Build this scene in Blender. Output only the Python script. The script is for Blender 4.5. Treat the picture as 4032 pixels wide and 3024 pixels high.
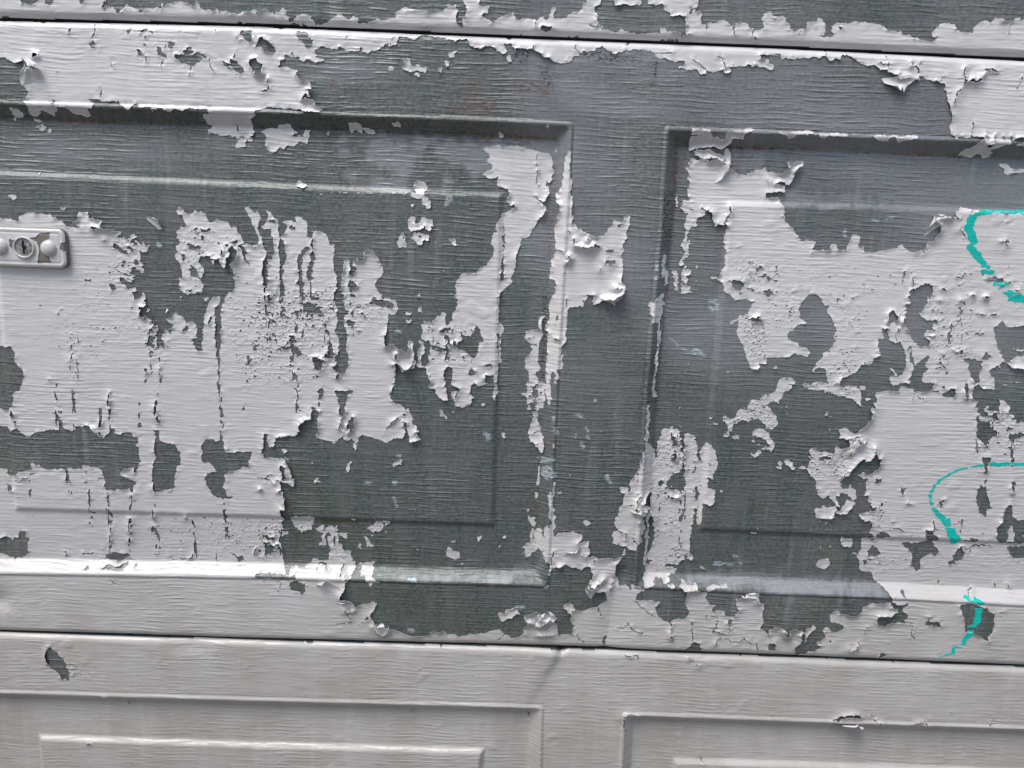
import bpy, math, random
import numpy as np
scene = bpy.context.scene
for o in list(bpy.data.objects): bpy.data.objects.remove(o)
MM = 0.001
Z0 = 0.54            # height of the lower section joint above the driveway, metres

# ---------------- camera ----------------
from mathutils import Matrix, Vector
cam_d = bpy.data.cameras.new("camera"); cam = bpy.data.objects.new("camera", cam_d)
scene.collection.objects.link(cam); scene.camera = cam
cam_d.sensor_fit = 'HORIZONTAL'; cam_d.sensor_width = 36.0; cam_d.lens = 36.0 * 3028 / 4032
cam_d.clip_start = 0.01; cam_d.clip_end = 500
pitch, yaw, roll = -0.20165226561273097, -0.007474369903093813, 0.037719042472095315
def rot_door():
    Rx = Matrix.Rotation(pitch, 3, 'X'); Ry = Matrix.Rotation(yaw, 3, 'Y'); Rz = Matrix.Rotation(roll, 3, 'Z')
    return Ry @ Rx @ Rz
D2W = Matrix(((1, 0, 0), (0, 0, -1), (0, 1, 0)))      # door frame (x right, y up, z outward) to world
M4 = (D2W @ rot_door()).to_4x4()
M4.translation = Vector((0, -0.6527364589, Z0 + 0.3853406698))
cam.matrix_world = M4

# ---------------- light ----------------
w = bpy.data.worlds.new("World"); scene.world = w; w.use_nodes = True
nt = w.node_tree; bg = nt.nodes["Background"]
sky = nt.nodes.new("ShaderNodeTexSky"); sky.sky_type = 'NISHITA'; sky.sun_disc = False
SUN_EL, SUN_AZ = math.radians(60), math.radians(-40)   # azimuth measured from the door's outward normal, negative to the left
sky.sun_elevation = SUN_EL
sx, sy, sz = math.sin(SUN_AZ) * math.cos(SUN_EL), -math.cos(SUN_AZ) * math.cos(SUN_EL), math.sin(SUN_EL)
sky.sun_rotation = math.atan2(sx, sy)
sky.air_density = 1.0; sky.dust_density = 2.6; sky.ozone_density = .8
nt.links.new(sky.outputs[0], bg.inputs[0]); bg.inputs[1].default_value = 0.11
sd = bpy.data.lights.new("sun", 'SUN'); sun = bpy.data.objects.new("sun", sd); scene.collection.objects.link(sun)
sd.energy = 2.3; sd.angle = math.radians(32); sd.color = (1.0, 0.96, 0.90)
sun.rotation_euler = Vector((sx, sy, sz)).to_track_quat('Z', 'Y').to_euler(); sun.location = (-2, -3, 4)
scene.view_settings.view_transform = 'Standard'; scene.view_settings.look = 'None'
scene.view_settings.gamma = 1; scene.view_settings.exposure = 0.36

# ---------------- traced outlines on the door (tenths of a millimetre, door plane) ----------------
CV = {"gap_hi": [[-410.0, 531.5], [-208.1, 534.7], [-5.5, 533.6], [198.1, 533.7], [403.0, 531.6]], "gap_lo": [[-461.1, -1.0], [-224.0, -0.4], [14.1, 2.1], [253.5, 0.6], [494.3, -1.2]], "panels": [{"top": [[-415.9, 470.2], [-210.0, 471.1], [-3.2, 471.2], [45.6, 470.6]], "bot": [[-455.6, 56.8], [-222.2, 60.9], [11.9, 62.3], [45.4, 62.3]], "lef": [[-600, -500], [600, -500]], "rig": [[61.8, 45.9], [232.8, 45.9], [468.3, 47.5]], "ft": [[-421.1, 415.6], [-211.7, 414.1], [-7.6, 412.9]], "fb": [[-449.9, 116.4], [-220.5, 117.4], [-7.6, 117.2]], "fl": [[120.5, -441.3], [408.7, -434.3]], "fr": [[116.3, -5.2], [412.3, -7.1]]}, {"top": [[119.8, 470.0], [204.7, 470.0], [413.6, 469.8]], "bot": [[122.2, 64.7], [247.1, 62.5], [362.3, 62.0], [483.8, 60.1]], "lef": [[64.7, 122.2], [256.1, 119.0], [389.7, 121.5], [468.8, 119.9]], "rig": [[-600, 690], [600, 690]], "ft": [[178.1, 413.8], [226.5, 414.2], [422.9, 415.5]], "fb": [[179.3, 119.8], [241.1, 119.4], [329.5, 118.0], [474.0, 117.2]], "fl": [[119.7, 178.1], [413.0, 178.6]], "fr": [[-600, 640], [600, 640]]}, {"top": [[-466.8, -59.8], [-225.8, -59.5], [16.3, -56.7], [43.8, -57.3]], "bot": [[-600, -465], [600, -465]], "lef": [[-600, -500], [600, -500]], "rig": [[-125.0, 48.5], [-57.1, 46.9]], "ft": [[-439.8, -111.0], [-227.3, -111.6], [-8.6, -109.6]], "fb": [[-600, -405], [600, -405]], "fl": [[-143.1, -440.1], [-111.5, -439.8]], "fr": [[-127.1, -9.1], [-110.7, -7.6]]}, {"top": [[121.1, -60.9], [260.0, -61.7], [504.7, -62.1]], "bot": [[-600, -465], [600, -465]], "lef": [[-122.3, 121.5], [-62.5, 120.2]], "rig": [[-600, 690], [600, 690]], "ft": [[176.0, -113.6], [283.9, -112.9], [513.5, -113.6]], "fb": [[-600, -405], [600, -405]], "fl": [[-120.3, 174.1], [-113.6, 174.8]], "fr": [[-600, 640], [600, 640]]}], "flaps": [[66.7, 99.4], [99.9, 85.8], [129.5, 140.7], [90.1, 67.0], [30.9, 36.0], [43.2, 23.6], [-153.6, 56.7], [-140.9, 42.3], [-106.8, 18.1], [310.0, 204.9], [330.3, 199.1], [-387.2, 490.7], [-164.9, 488.5], [-159.6, 474.6], [167.0, 457.9], [173.9, 445.4], [230.3, 442.1], [304.8, 517.2], [363.2, 518.4], [-86.8, 271.7], [-99.9, 273.0], [60.4, 374.2], [172.1, 401.1], [85.2, 330.9], [356.5, 402.4], [337.4, -63.1], [172.8, 70.1], [229.2, 58.3], [-196.9, 133.4], [36.8, 405.7], [96.0, 336.8], [132.1, 272.7], [-300.9, 376.8], [-342.0, 375.3], [-240.9, 347.7], [-180.8, 206.8], [320.2, 230.0], [41.7, 41.0], [263.8, 28.7], [273.8, 23.9], [355.5, 50.0]], "curls": [[338.9, -70.7, 25, 12, 88, 6.5], [88.6, 61.7, 22, 15, 150, 6], [67.7, 89.6, 24, 20, 75, 4.5], [127.8, 135.8, 10, 14, 60, 7], [-154.6, 53.4, 24, 14, 80, 4.5], [-142.6, 36.2, 15, 12, 60, 3.5], [-388.5, 485.7, 20, 20, 110, 5], [171.4, 441.1, 30, 11, -15, 5], [-107.9, 15.5, 16, 11, 80, 4], [44.5, 30.9, 22, 13, 95, 4.5], [306.5, 513.9, 28, 14, -80, 4.5], [355.3, 399.0, 22, 14, 130, 4.5], [315.6, 204.4, 16, 12, 140, 4], [-89.0, 269.0, 14, 14, -95, 5], [87.6, 334.4, 22, 12, -70, 4.5], [-299.8, 376.9, 14, 9, 50, 4], [232.6, 56.9, 18, 12, 60, 4]], "lock": [-405.7, 353.4], "plate_bare": [[[-417.5, 360.5], [-414.7, 359.2], [-410.8, 360.3], [-411.5, 347.5], [-415.5, 351.1], [-418.1, 353.8]], [[-401.2, 361.1], [-395.4, 362.2], [-392.2, 365.6], [-383.5, 366.9], [-383.8, 361.7], [-387.9, 359.7], [-388.9, 354.0], [-386.1, 347.4], [-384.2, 341.8], [-396.3, 340.4], [-393.4, 351.9], [-394.7, 358.5]], [[-375.6, 358.2], [-370.8, 359.4], [-370.2, 352.3], [-373.4, 350.8], [-376.1, 352.6]]]}
TRACE = """T B -4374 5731 -2067 5816 -2120 4055 -4562 3965
P -4374 5731 -3908 5748 -3917 5430 -3872 5425 -3816 5439 -3788 5449 -3746 5459 -3737 5430 -3699 5425 -3663 5450 -3611 5759 -3487 5764 -3452 5454 -3420 5462 -3391 5767 -3249 5773 -3265 5463 -3281 5435 -3255 5424 -3189 5434 -3157 5392 -3104 5433 -3081 5463 -3054 5437 -2985 5395 -2950 5422 -2881 5438 -2808 5448 -2812 5478 -2789 5453 -2743 5475 -2683 5498 -2633 5495 -2598 5471 -2553 5462 -2531 5495 -2517 5482 -2520 5451 -2463 5442 -2418 5428 -2381 5441 -2308 5437 -2263 5419 -2218 5417 -2171 5441 -2126 5437 -2078 5446 -2102 4655 -2142 4636 -2146 4561 -2118 4561 -2136 4511 -2155 4503 -2157 4438 -2185 4455 -2223 4486 -2220 4459 -2224 4406 -2298 4407 -2278 4469 -2296 4498 -2474 4509 -2532 4516 -2525 4545 -2481 4563 -2512 4587 -2534 4630 -2526 4654 -2477 4656 -2478 4686 -2578 4691 -2634 4694 -2709 4685 -2765 4677 -2776 4654 -2808 4652 -2831 4678 -2886 4689 -2909 4674 -2925 4650 -2961 4682 -3044 4693 -3081 4696 -3128 4662 -3167 4687 -3209 4728 -3256 4723 -3322 4717 -3358 4732 -3450 4737 -3424 4713 -3399 4705 -3414 4669 -3451 4663 -3457 4641 -3454 4619 -3474 4599 -3516 4603 -3543 4622 -3562 4610 -3607 4635 -3642 4661 -3707 4667 -3717 4631 -3742 4618 -3759 4594 -3794 4628 -3849 4635 -3872 4603 -3919 4583 -3952 4609 -3936 4659 -3969 4706 -3930 4730 -3917 4774 -3952 4835 -3909 4941 -3867 4956 -3821 4910 -3856 4978 -3910 4999 -3965 4993 -4003 4983 -4073 5018 -4449 5027
B -4073 5018 -4003 4983 -3965 4997 -3913 4999 -3862 4965 -3906 4942 -3952 4835 -4472 4816 -4450 5017
P -4079 4646 -4025 4639 -3992 4593 -4040 4584 -4052 4576 -4087 4578 -4090 4604
P -4101 4572 -4078 4573 -4088 4546 -4106 4551
P -3933 4575 -3891 4575 -3860 4547 -3940 4552
P -3947 4514 -3901 4517 -3885 4539 -3868 4522 -3846 4519 -3854 4490 -3876 4479 -3907 4499 -3944 4503
P -3833 4493 -3819 4510 -3801 4494 -3807 4474 -3830 4468
P -4090 4543 -4074 4540 -4078 4530
P -3928 4154 -3902 4153 -3913 4136
P -2922 4541 -2903 4543 -2910 4532
P -3188 4504 -3177 4505 -3182 4494
P -3632 4550 -3585 4554 -3595 4545
B -3407 5158 -3358 5164 -3366 5135 -3386 5119 -3407 5133
B -3853 5056 -3831 5075 -3814 5063 -3823 5045 -3847 5038
B -3563 5239 -3548 5252 -3545 5237 -3561 5222
B -3102 5256 -3064 5271 -3069 5246 -3095 5239
B -3005 5267 -2927 5273 -2937 5250 -2992 5252
B -2919 5255 -2891 5262 -2886 5247 -2914 5246
B -2984 5171 -2960 5176 -2939 5156 -2971 5153
B -3040 5126 -3018 5130 -2999 5114 -2978 5080 -3012 5074 -3023 5104
B -2870 5143 -2839 5149 -2831 5120 -2792 5087 -2805 5062 -2847 5068 -2873 5093 -2859 5119
B -2776 5183 -2721 5183 -2741 5156 -2782 5146
B -2814 5155 -2796 5165 -2804 5138
B -2657 5140 -2583 5152 -2592 5124 -2633 5103 -2655 5109
B -2728 5086 -2689 5101 -2615 5102 -2532 5109 -2478 5088 -2525 5062 -2558 5026 -2601 5014 -2637 5027 -2701 5035 -2727 5063
B -2560 5091 -2520 5062 -2550 5044
B -2366 5071 -2341 5045 -2295 5036 -2302 5001 -2352 5009 -2369 5033
B -2268 5080 -2239 5055 -2185 5014 -2175 4981 -2215 4967 -2251 4994 -2290 5031 -2267 5046
B -2132 5085 -2089 5089 -2092 5002 -2133 5024
B -2204 5288 -2116 5296 -2114 5241 -2105 5214 -2151 5221 -2192 5247
B -2672 5255 -2654 5252 -2663 5240
B -2532 5267 -2511 5261 -2529 5254
B -2414 5297 -2394 5291 -2411 5280
B -3194 5239 -3181 5238 -3189 5229
B -2236 5252 -2223 5249 -2233 5237
B -2287 4496 -2240 4507 -2224 4480 -2250 4470
P -2639 5054 -2621 5050 -2633 5037
C -2608 5014 -2615 4980 -2621 4940
C -2469 5083 -2447 5022 -2422 4970
C -2827 5061 -2836 5025 -2846 5005
C -2958 5081 -2962 5046 -2967 5028
C -3258 5058 -3238 5027 -3233 4988
C -2250 5129 -2257 5089
C -3354 5307 -3348 5264 -3375 5195
C -3727 4737 -3728 4702 -3736 4689
C -3338 4805 -3350 4742
C -2964 5236 -2961 5193
C -2287 4598 -2276 4546
M -4508 4477 -3994 4469 -3340 4448 -2108 4448 -2115 4221 -4544 4140
T B -2067 5816 -76 5890 -11 4133 -2120 4055
P -2079 5441 -2023 5456 -1960 5442 -1900 5435 -1891 5454 -1861 5472 -1831 5450 -1860 5425 -1815 5408 -1825 5380 -1779 5379 -1775 5408 -1740 5431 -1692 5443 -1663 5429 -1636 5440 -1645 5413 -1611 5387 -1624 5371 -1569 5376 -1533 5369 -1496 5401 -1441 5432 -1400 5435 -1359 5413 -1331 5419 -1324 5438 -1276 5445 -1265 5420 -1280 5404 -1271 5387 -1203 5381 -1167 5401 -1121 5420 -1066 5412 -1021 5431 -973 5436 -974 5473 -921 5511 -903 5521 -857 5508 -775 5489 -729 5497 -657 5503 -602 5500 -584 5525 -548 5548 -493 5525 -483 5495 -499 5463 -496 5406 -471 5386 -448 5383 -446 5457 -421 5441 -415 5534 -437 5554 -447 5876 -341 5880 -320 5555 -293 5539 -231 5555 -255 5486 -300 5481 -244 5447 -207 5438 -153 5468 -180 5453 -118 5486 -61 5497 -53 5278 -96 5278 -115 5269 -90 5221 -108 5202 -154 5202 -186 5244 -229 5256 -275 5249 -348 5217 -347 5245 -385 5252 -414 5292 -445 5293 -505 5270 -524 5283 -570 5293 -616 5300 -662 5307 -708 5314 -727 5322 -773 5318 -800 5305 -809 5281 -836 5278 -892 5299 -947 5302 -958 5284 -963 5224 -1029 5213 -1029 5245 -1070 5239 -1075 5220 -1130 5183 -1167 5185 -1200 5163 -1240 5175 -1244 5210 -1259 5209 -1266 5181 -1296 5172 -1369 5172 -1388 5191 -1415 5198 -1421 5210 -1443 5180 -1516 5195 -1571 5205 -1616 5179 -1609 5139 -1619 5113 -1545 5104 -1536 5090 -1573 5089 -1615 5068 -1628 5087 -1683 5095 -1724 5088 -1757 5117 -1821 5118 -1867 5126 -1889 5068 -1906 5042 -1786 5020 -1768 5012 -1766 4994 -1738 4952 -1714 4926 -1634 4919 -1624 4865 -1687 4867 -1645 4841 -1645 4816 -1682 4827 -1707 4796 -1744 4782 -1642 4802 -1605 4763 -1557 4720 -1568 4702 -1615 4702 -1690 4699 -1727 4705 -1755 4716 -1867 4722 -1960 4723 -1997 4725 -2045 4690 -2101 4695 -2092 4977 -2037 4967 -2033 4993 -2023 5020 -2033 5046 -2062 5057 -2089 5087 -2086 5196 -2057 5175 -2004 5151 -1950 5127 -1937 5179 -1966 5195 -2003 5220 -2029 5255 -2053 5244 -2058 5209 -2086 5199
B -1755 5316 -1707 5311 -1669 5292 -1668 5266 -1630 5244 -1632 5216 -1658 5184 -1682 5182 -1700 5214 -1736 5259 -1756 5272
B -2063 5207 -2053 5254 -2029 5257 -2011 5228 -1966 5204 -1936 5179 -1940 5144 -1968 5121 -1999 5151 -2031 5170 -2077 5174
B -1405 5281 -1359 5273 -1332 5253 -1365 5269
B -2101 4695 -2045 4690 -1997 4725 -1867 4722 -1727 4705 -1727 4691 -2101 4678
B -2089 5087 -2062 5057 -2033 5046 -2023 5020 -2035 4984 -2074 4974 -2092 4977
B -2101 4695 -2102 4655 -2096 4695
B -1034 5214 -963 5222 -959 5241
P -1037 5061 -1019 5071 -993 5068 -987 5053 -1009 5035 -1034 5042
P -923 5069 -904 5087 -903 5127 -881 5140 -855 5127 -853 5089 -816 5080 -783 5094 -777 5071 -719 5080 -737 5027 -797 5046 -852 5033 -899 5049
P -830 5020 -806 5033 -774 5019 -779 5001 -806 5009
P -678 5141 -658 5135 -663 5126
P -582 5117 -573 5139 -548 5126 -544 5094 -574 5091
P -638 5062 -612 5084 -599 5064 -602 5036 -630 5045
P -557 5180 -504 5210 -476 5207 -521 5160 -551 5154
P -2079 4540 -2048 4559 -1945 4590 -1935 4604 -1819 4609 -1808 4568 -1790 4545 -1811 4532 -1825 4504 -1787 4515 -1749 4525 -1715 4548 -1677 4555 -1672 4528 -1703 4500 -1716 4454 -1741 4462 -1788 4469 -1816 4441 -1883 4421 -1940 4409 -1950 4389 -2006 4380 -2038 4397 -2049 4478 -2044 4514
B -1815 4490 -1787 4487 -1812 4478
P -1373 4634 -1316 4647 -1288 4614 -1260 4615 -1243 4589 -1270 4544 -1283 4560 -1307 4592 -1354 4558 -1377 4602
P -1242 4589 -1157 4586 -1148 4565 -1213 4556
P -1570 4548 -1535 4556 -1539 4527
P -1002 4633 -964 4656 -932 4641 -938 4616 -964 4626 -988 4618
P -271 4475 -187 4505 -112 4513 -102 4499 -25 4516 -13 4197 -42 4159 -91 4176 -133 4183 -132 4261 -188 4229 -257 4264 -181 4320 -184 4354 -224 4373 -223 4391 -206 4397 -219 4446
P -42 4159 -13 4197 -11 4133 -45 4132
P -833 4167 -801 4205 -758 4192 -711 4153 -718 4107 -814 4104 -837 4139
P -1807 4136 -1763 4164 -1718 4156 -1715 4121 -1757 4112 -1794 4122
P -136 4608 -119 4612 -103 4595 -104 4568 -132 4568
P -94 5178 -61 5191 -54 5145 -78 5137 -91 5152
C -2001 4933 -1996 4845
C -1795 5150 -1790 5115
C -1002 5300 -1016 5230
C -1999 4854 -2059 4834
C -1359 5304 -1365 5269
L -1176 4537 -1016 4534 -866 4531 -837 4495 -835 4305 -862 4221 -977 4244 -1053 4296 -1204 4337 -1238 4372 -1214 4445 -1166 4474
L -828 4532 -640 4539 -751 4444 -779 4407 -818 4469
L -640 4530 -25 4525 -16 4280 -255 4271 -380 4312 -637 4358 -657 4439
L -1468 4499 -1392 4484 -1355 4377 -1431 4356 -1478 4427
L -1609 4485 -1571 4477 -1582 4386 -1610 4403
L -1204 4236 -919 4191 -918 4100 -1204 4089
L -1403 4274 -1280 4251 -1261 4188 -1451 4190
L -597 4277 -502 4271 -491 4170 -595 4129
M -1813 5054 -1259 5144 -889 5018 -1538 4889
R -1500 4960 -1454 4962 -1454 4910 -1501 4899
R -1333 4972 -1296 4972 -1306 4950 -1334 4946
R -1362 4913 -1269 4916 -1269 4895 -1362 4895
R -1130 4936 -1100 4933 -1105 4914 -1130 4918
R -434 4982 -285 4970 -293 4900 -348 4871 -395 4913
R -552 4855 -496 4848 -505 4812 -551 4810
R -441 4876 -160 4834 -138 4746 -569 4757 -569 4774 -420 4789
R -353 4715 -250 4715 -268 4696 -343 4698
R -137 4715 -32 4716 -32 4705 -137 4701
R -1441 5437 -1368 5457 -1331 5433 -1441 5420
R -1185 4537 -1016 4561 -1026 4552 -1166 4519
R -518 4552 -386 4562 -404 4521 -498 4522
R -264 4562 -198 4560 -206 4528 -263 4535
T B -76 5890 1916 5963 2098 4211 -11 4133
P -62 5505 -24 5481 -23 5454 49 5468 123 5466 147 5453 159 5479 186 5489 206 5455 238 5477 238 5508 250 5554 274 5565 289 5555 275 5526 270 5477 360 5485 395 5513 464 5516 466 5541 494 5568 493 5593 518 5603 545 5913 623 5916 640 5599 592 5572 591 5529 618 5513 617 5465 637 5446 663 5433 654 5407 703 5404 804 5404 841 5411 879 5390 1044 5392 1117 5399 1123 5443 1151 5439 1171 5407 1198 5420 1225 5426 1273 5406 1293 5384 1330 5381 1316 5437 1302 5521 1253 5533 1198 5533 1150 5570 1120 5594 1065 5601 1011 5594 988 5929 1375 5943 1403 5618 1386 5581 1426 5543 1430 5501 1441 5475 1496 5483 1532 5491 1585 5506 1621 5511 1657 5489 1671 5467 1715 5494 1760 5503 1807 5489 1829 5456 1875 5452 1946 5477 1915 5510 1910 5544 1920 5573 1955 5583 1998 5168 1921 5176 1856 5177 1801 5179 1755 5175 1700 5161 1672 5163 1637 5146 1574 5118 1518 5124 1503 5145 1510 5107 1464 5109 1443 5137 1341 5134 1290 5147 1293 5160 1329 5168 1330 5199 1271 5195 1177 5211 1122 5216 1073 5247 1053 5267 988 5270 923 5274 869 5265 814 5251 785 5224 731 5252 684 5269 638 5271 602 5254 556 5245 487 5238 481 5208 439 5189 414 5153 358 5146 284 5152 246 5182 200 5184 170 5214 133 5230 87 5237 40 5243 -24 5241 -41 5189 -50 5188
B 707 5919 737 5589 783 5589 819 5599 901 5596 946 5613 933 5927 988 5929 1011 5594 1065 5601 1120 5594 1140 5575 1198 5533 1253 5533 1302 5521 1310 5445 1330 5381 1293 5384 1263 5409 1198 5420 1171 5407 1151 5439 1123 5443 1117 5399 1044 5392 879 5390 841 5411 804 5404 654 5407 663 5433 637 5446 617 5465 618 5513 591 5529 592 5572 642 5599 621 5915 704 5919
P 704 5919 933 5927 946 5613 901 5596 819 5599 783 5589 737 5589
B 173 5413 259 5410 263 5398 218 5376 179 5388
P 360 5487 395 5517 431 5528 464 5516 467 5491
B -52 5257 -33 5241 -40 5180 -50 5180
B 1920 5282 1987 5279 1991 5238 1935 5227
B 1482 5429 1502 5426 1496 5418
P 1291 5156 1366 5173 1430 5172 1504 5141 1501 5112 1464 5109 1437 5135 1341 5134
P 1639 5146 1654 5159 1688 5153 1698 5131 1667 5120 1644 5133
P 236 4674 272 4691 273 4675 246 4658
P -25 4516 32 4509 89 4493 175 4479 213 4462 289 4463 309 4429 317 4384 314 4338 334 4311 317 4274 319 4228 281 4226 261 4253 273 4198 304 4145 -11 4133
P 410 4414 423 4433 437 4452 449 4480 456 4444 454 4370 459 4279 480 4234 481 4197 466 4151 370 4147 402 4212 406 4314
P 1434 4688 1509 4689 1566 4685 1599 4631 1646 4632 1667 4610 1704 4617 1722 4689 1810 4692 1848 4694 1874 4715 1948 4707 1924 4688 1869 4668 1859 4622 1769 4628 1763 4592 1702 4537 1674 4538 1644 4551 1591 4573 1625 4559 1522 4539 1438 4527 1422 4606 1429 4633
P 1475 4499 1495 4527 1599 4531 1677 4498 1737 4473 1772 4437 1767 4414 1731 4436 1623 4468 1567 4465 1508 4482
P 1445 4445 1492 4449 1577 4458 1644 4451 1712 4435 1781 4401 1823 4366 1853 4345 1919 4351 1974 4372 2001 4389 2058 4397 2076 4421 2098 4211 1457 4188 1453 4242 1464 4334 1440 4352 1417 4397 1448 4389
P 326 4466 342 4503 350 4485 340 4466
C 1348 5599 1350 5574 1305 5522
C 1385 5601 1360 5574 1335 5540
C 1702 5494 1702 5417
C 1866 5452 1848 5414 1882 5380
C 1487 5477 1487 5434
C 129 5453 125 5410
C 629 5454 601 5422 563 5443
C 1605 5249 1636 5216 1652 5159
C 1590 5249 1602 5223
C 1217 5254 1146 5253 1073 5247
C 1389 5224 1438 5191 1503 5145
C 1334 5395 1383 5400
C 453 5285 464 5251 493 5229
C 115 5264 120 5229
C 185 4455 198 4205
C 1420 4635 1513 4644
R -43 4997 217 5006 269 4885 16 4911
R 166 5109 231 5094 195 5084
R 21 4796 68 4789 22 4761
R 39 4573 133 4567 116 4522 41 4528
R 161 4569 218 4562 191 4543
R 1266 4555 1303 4566 1286 4543
R 1317 4512 1345 4513 1350 4449 1389 4442 1405 4351 1316 4274 1293 4328 1344 4403
R 1661 4570 1888 4578 1967 4545 1675 4525
D 491 5252 777 5253 755 5166 635 5170 466 5216
D 595 5212 983 5209 985 5183 635 5162
D 156 5126 248 5130 266 4955 219 4954
D 1077 5195 1114 5188 1100 5004 1069 5003
D -50 5197 58 5253 98 5194 63 5140 -48 5136
D 974 4535 993 4536 971 4316 958 4224
D 905 5267 988 5270 991 5235 907 5241
M 259 5095 2001 5142 2039 4773 474 4715 269 4885
L 1760 4528 2065 4530 2077 4412 1881 4350 1778 4438
T B 1916 5963 4222 6049 4540 4301 2098 4211
P 1955 5588 1973 5592 1995 5556 2041 5552 2078 5550 2090 5542 2091 5517 2129 5504 2141 5476 2199 5450 2244 5454 2260 5480 2260 5514 2310 5520 2344 5512 2361 5555 2394 5557 2401 5528 2421 5520 2425 5486 2420 5443 2482 5437 2483 5463 2467 5488 2477 5510 2511 5532 2531 5519 2568 5517 2639 5537 2656 5544 2714 5528 2842 5531 2921 5489 2976 5489 3045 5458 3093 5446 3149 5436 3198 5420 3263 5414 3307 5433 3267 5449 3264 5483 3294 5518 3326 5550 3361 5560 3436 5553 3453 5516 3482 5494 3586 5490 3587 5529 3619 5556 3669 5592 3699 5576 3751 5595 3796 5600 3856 5573 3892 5578 3897 5600 3936 5622 3944 5594 4302 5607 4462 4731 4075 4713 4035 4690 4036 4667 3990 4654 3938 4627 3882 4617 3864 4651 3833 4632 3883 4616 3915 4602 3920 4561 3867 4551 3841 4578 3785 4576 3773 4553 3664 4571 3667 4602 3721 4619 3788 4675 3813 4698 3706 4712 3689 4699 3633 4700 3602 4714 3579 4680 3559 4710 3527 4724 3518 4768 3525 4810 3511 4881 3469 4968 3420 5107 3382 5113 3377 5120 3286 5132 3218 5152 3212 5126 3156 5131 3073 5121 3061 5101 3026 5128 2994 5153 2947 5160 2933 5177 2948 5191 2887 5189 2888 5210 2827 5220 2734 5225 2693 5258 2652 5283 2614 5294 2569 5282 2545 5253 2527 5245 2489 5256 2450 5274 2394 5275 2321 5271 2267 5257 2203 5246 2101 5247 2086 5267 2084 5288 2042 5283 1987 5272
B 2522 5490 2558 5491 2554 5477 2533 5475
B 2424 5495 2479 5488 2487 5429 2423 5421 2399 5425 2430 5444
B 3150 5448 3194 5446 3194 5420
B 3267 5449 3319 5449 3298 5429 3278 5437
B 1987 5272 2084 5288 2090 5250 1992 5229
P 1994 5212 2047 5200 2035 5170 2008 5162 1998 5168
B 3108 5248 3161 5237 3166 5226 3122 5236
B 3486 5284 3505 5282 3497 5274
B 3574 5136 3695 5142 3695 5128 3623 5122
P 2116 4668 2152 4691 2274 4692 2385 4714 2425 4688 2576 4694 2689 4693 2689 4662 2655 4664 2540 4674 2515 4650 2466 4666 2455 4680 2280 4668 2266 4646 2212 4653
P 2901 4691 3000 4695 3180 4694 3232 4700 3266 4683 3269 4665 3221 4673 3147 4661 3111 4645 3069 4676 3035 4675 3036 4642 2910 4661
P 4078 4659 4111 4669 4471 4683 4474 4661 4095 4651
P 2230 4458 2291 4457 2378 4471 2383 4451 2318 4386 2320 4329 2291 4282 2263 4277 2241 4299 2203 4301 2185 4288 2088 4302 2078 4398 2138 4378 2215 4362 2241 4391 2264 4410
P 2089 4297 2166 4287 2225 4271 2260 4272 2259 4222 2098 4211
P 4012 4502 4041 4520 4080 4514 4104 4487 4135 4470 4503 4502 4510 4465 4130 4442 4094 4432 4054 4443 4076 4462
C 2450 5315 2459 5272
C 2934 5299 2956 5230 2948 5195
C 2880 5244 2952 5218
C 3170 5224 3204 5187 3215 5135
C 3187 5238 3202 5265
C 3412 5160 3398 5133 3381 5120
C 3559 5235 3550 5182 3575 5131 3623 5123 3695 5140 3729 5197 3722 5215 3774 5227 3823 5210
C 3575 5131 3576 5104 3565 5077
C 3695 5140 3709 5109
C 4033 5182 4043 5148 4013 5076
C 3518 4952 3533 5041 3557 5068
C 3699 4820 3707 4745 3697 4708
C 3892 4733 3888 4697
C 3963 4727 3982 4701
C 4026 4720 4035 4690
C 3818 4722 3830 4708
C 3876 4683 3876 4633
C 2421 5516 2430 5444
C 3902 5572 3880 5540 3879 5489
C 3446 5550 3426 5557
M 2003 5125 2655 5114 2845 5086 2889 4750 2047 4701
M 2066 4521 3578 4559 3959 4555 4497 4538 4540 4301 2269 4218 2320 4366 2385 4460 2072 4458
R 2065 4705 2226 4703 2217 4694 2067 4693
R 2405 4704 2546 4705 2537 4700 2424 4695
R 2600 4723 2642 4723 2631 4705 2612 4706
R 2197 4530 2311 4534 2303 4515 2208 4516
R 2534 4569 2591 4568 2573 4554 2545 4557
R 3075 4559 3217 4564 3211 4540 3099 4527
R 3613 4578 3661 4575 3697 4527 3612 4527
R 3217 4726 3328 4716 3319 4709 3225 4709
T B -4562 3965 -2120 4055 -2168 2437 -4735 2342
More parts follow.
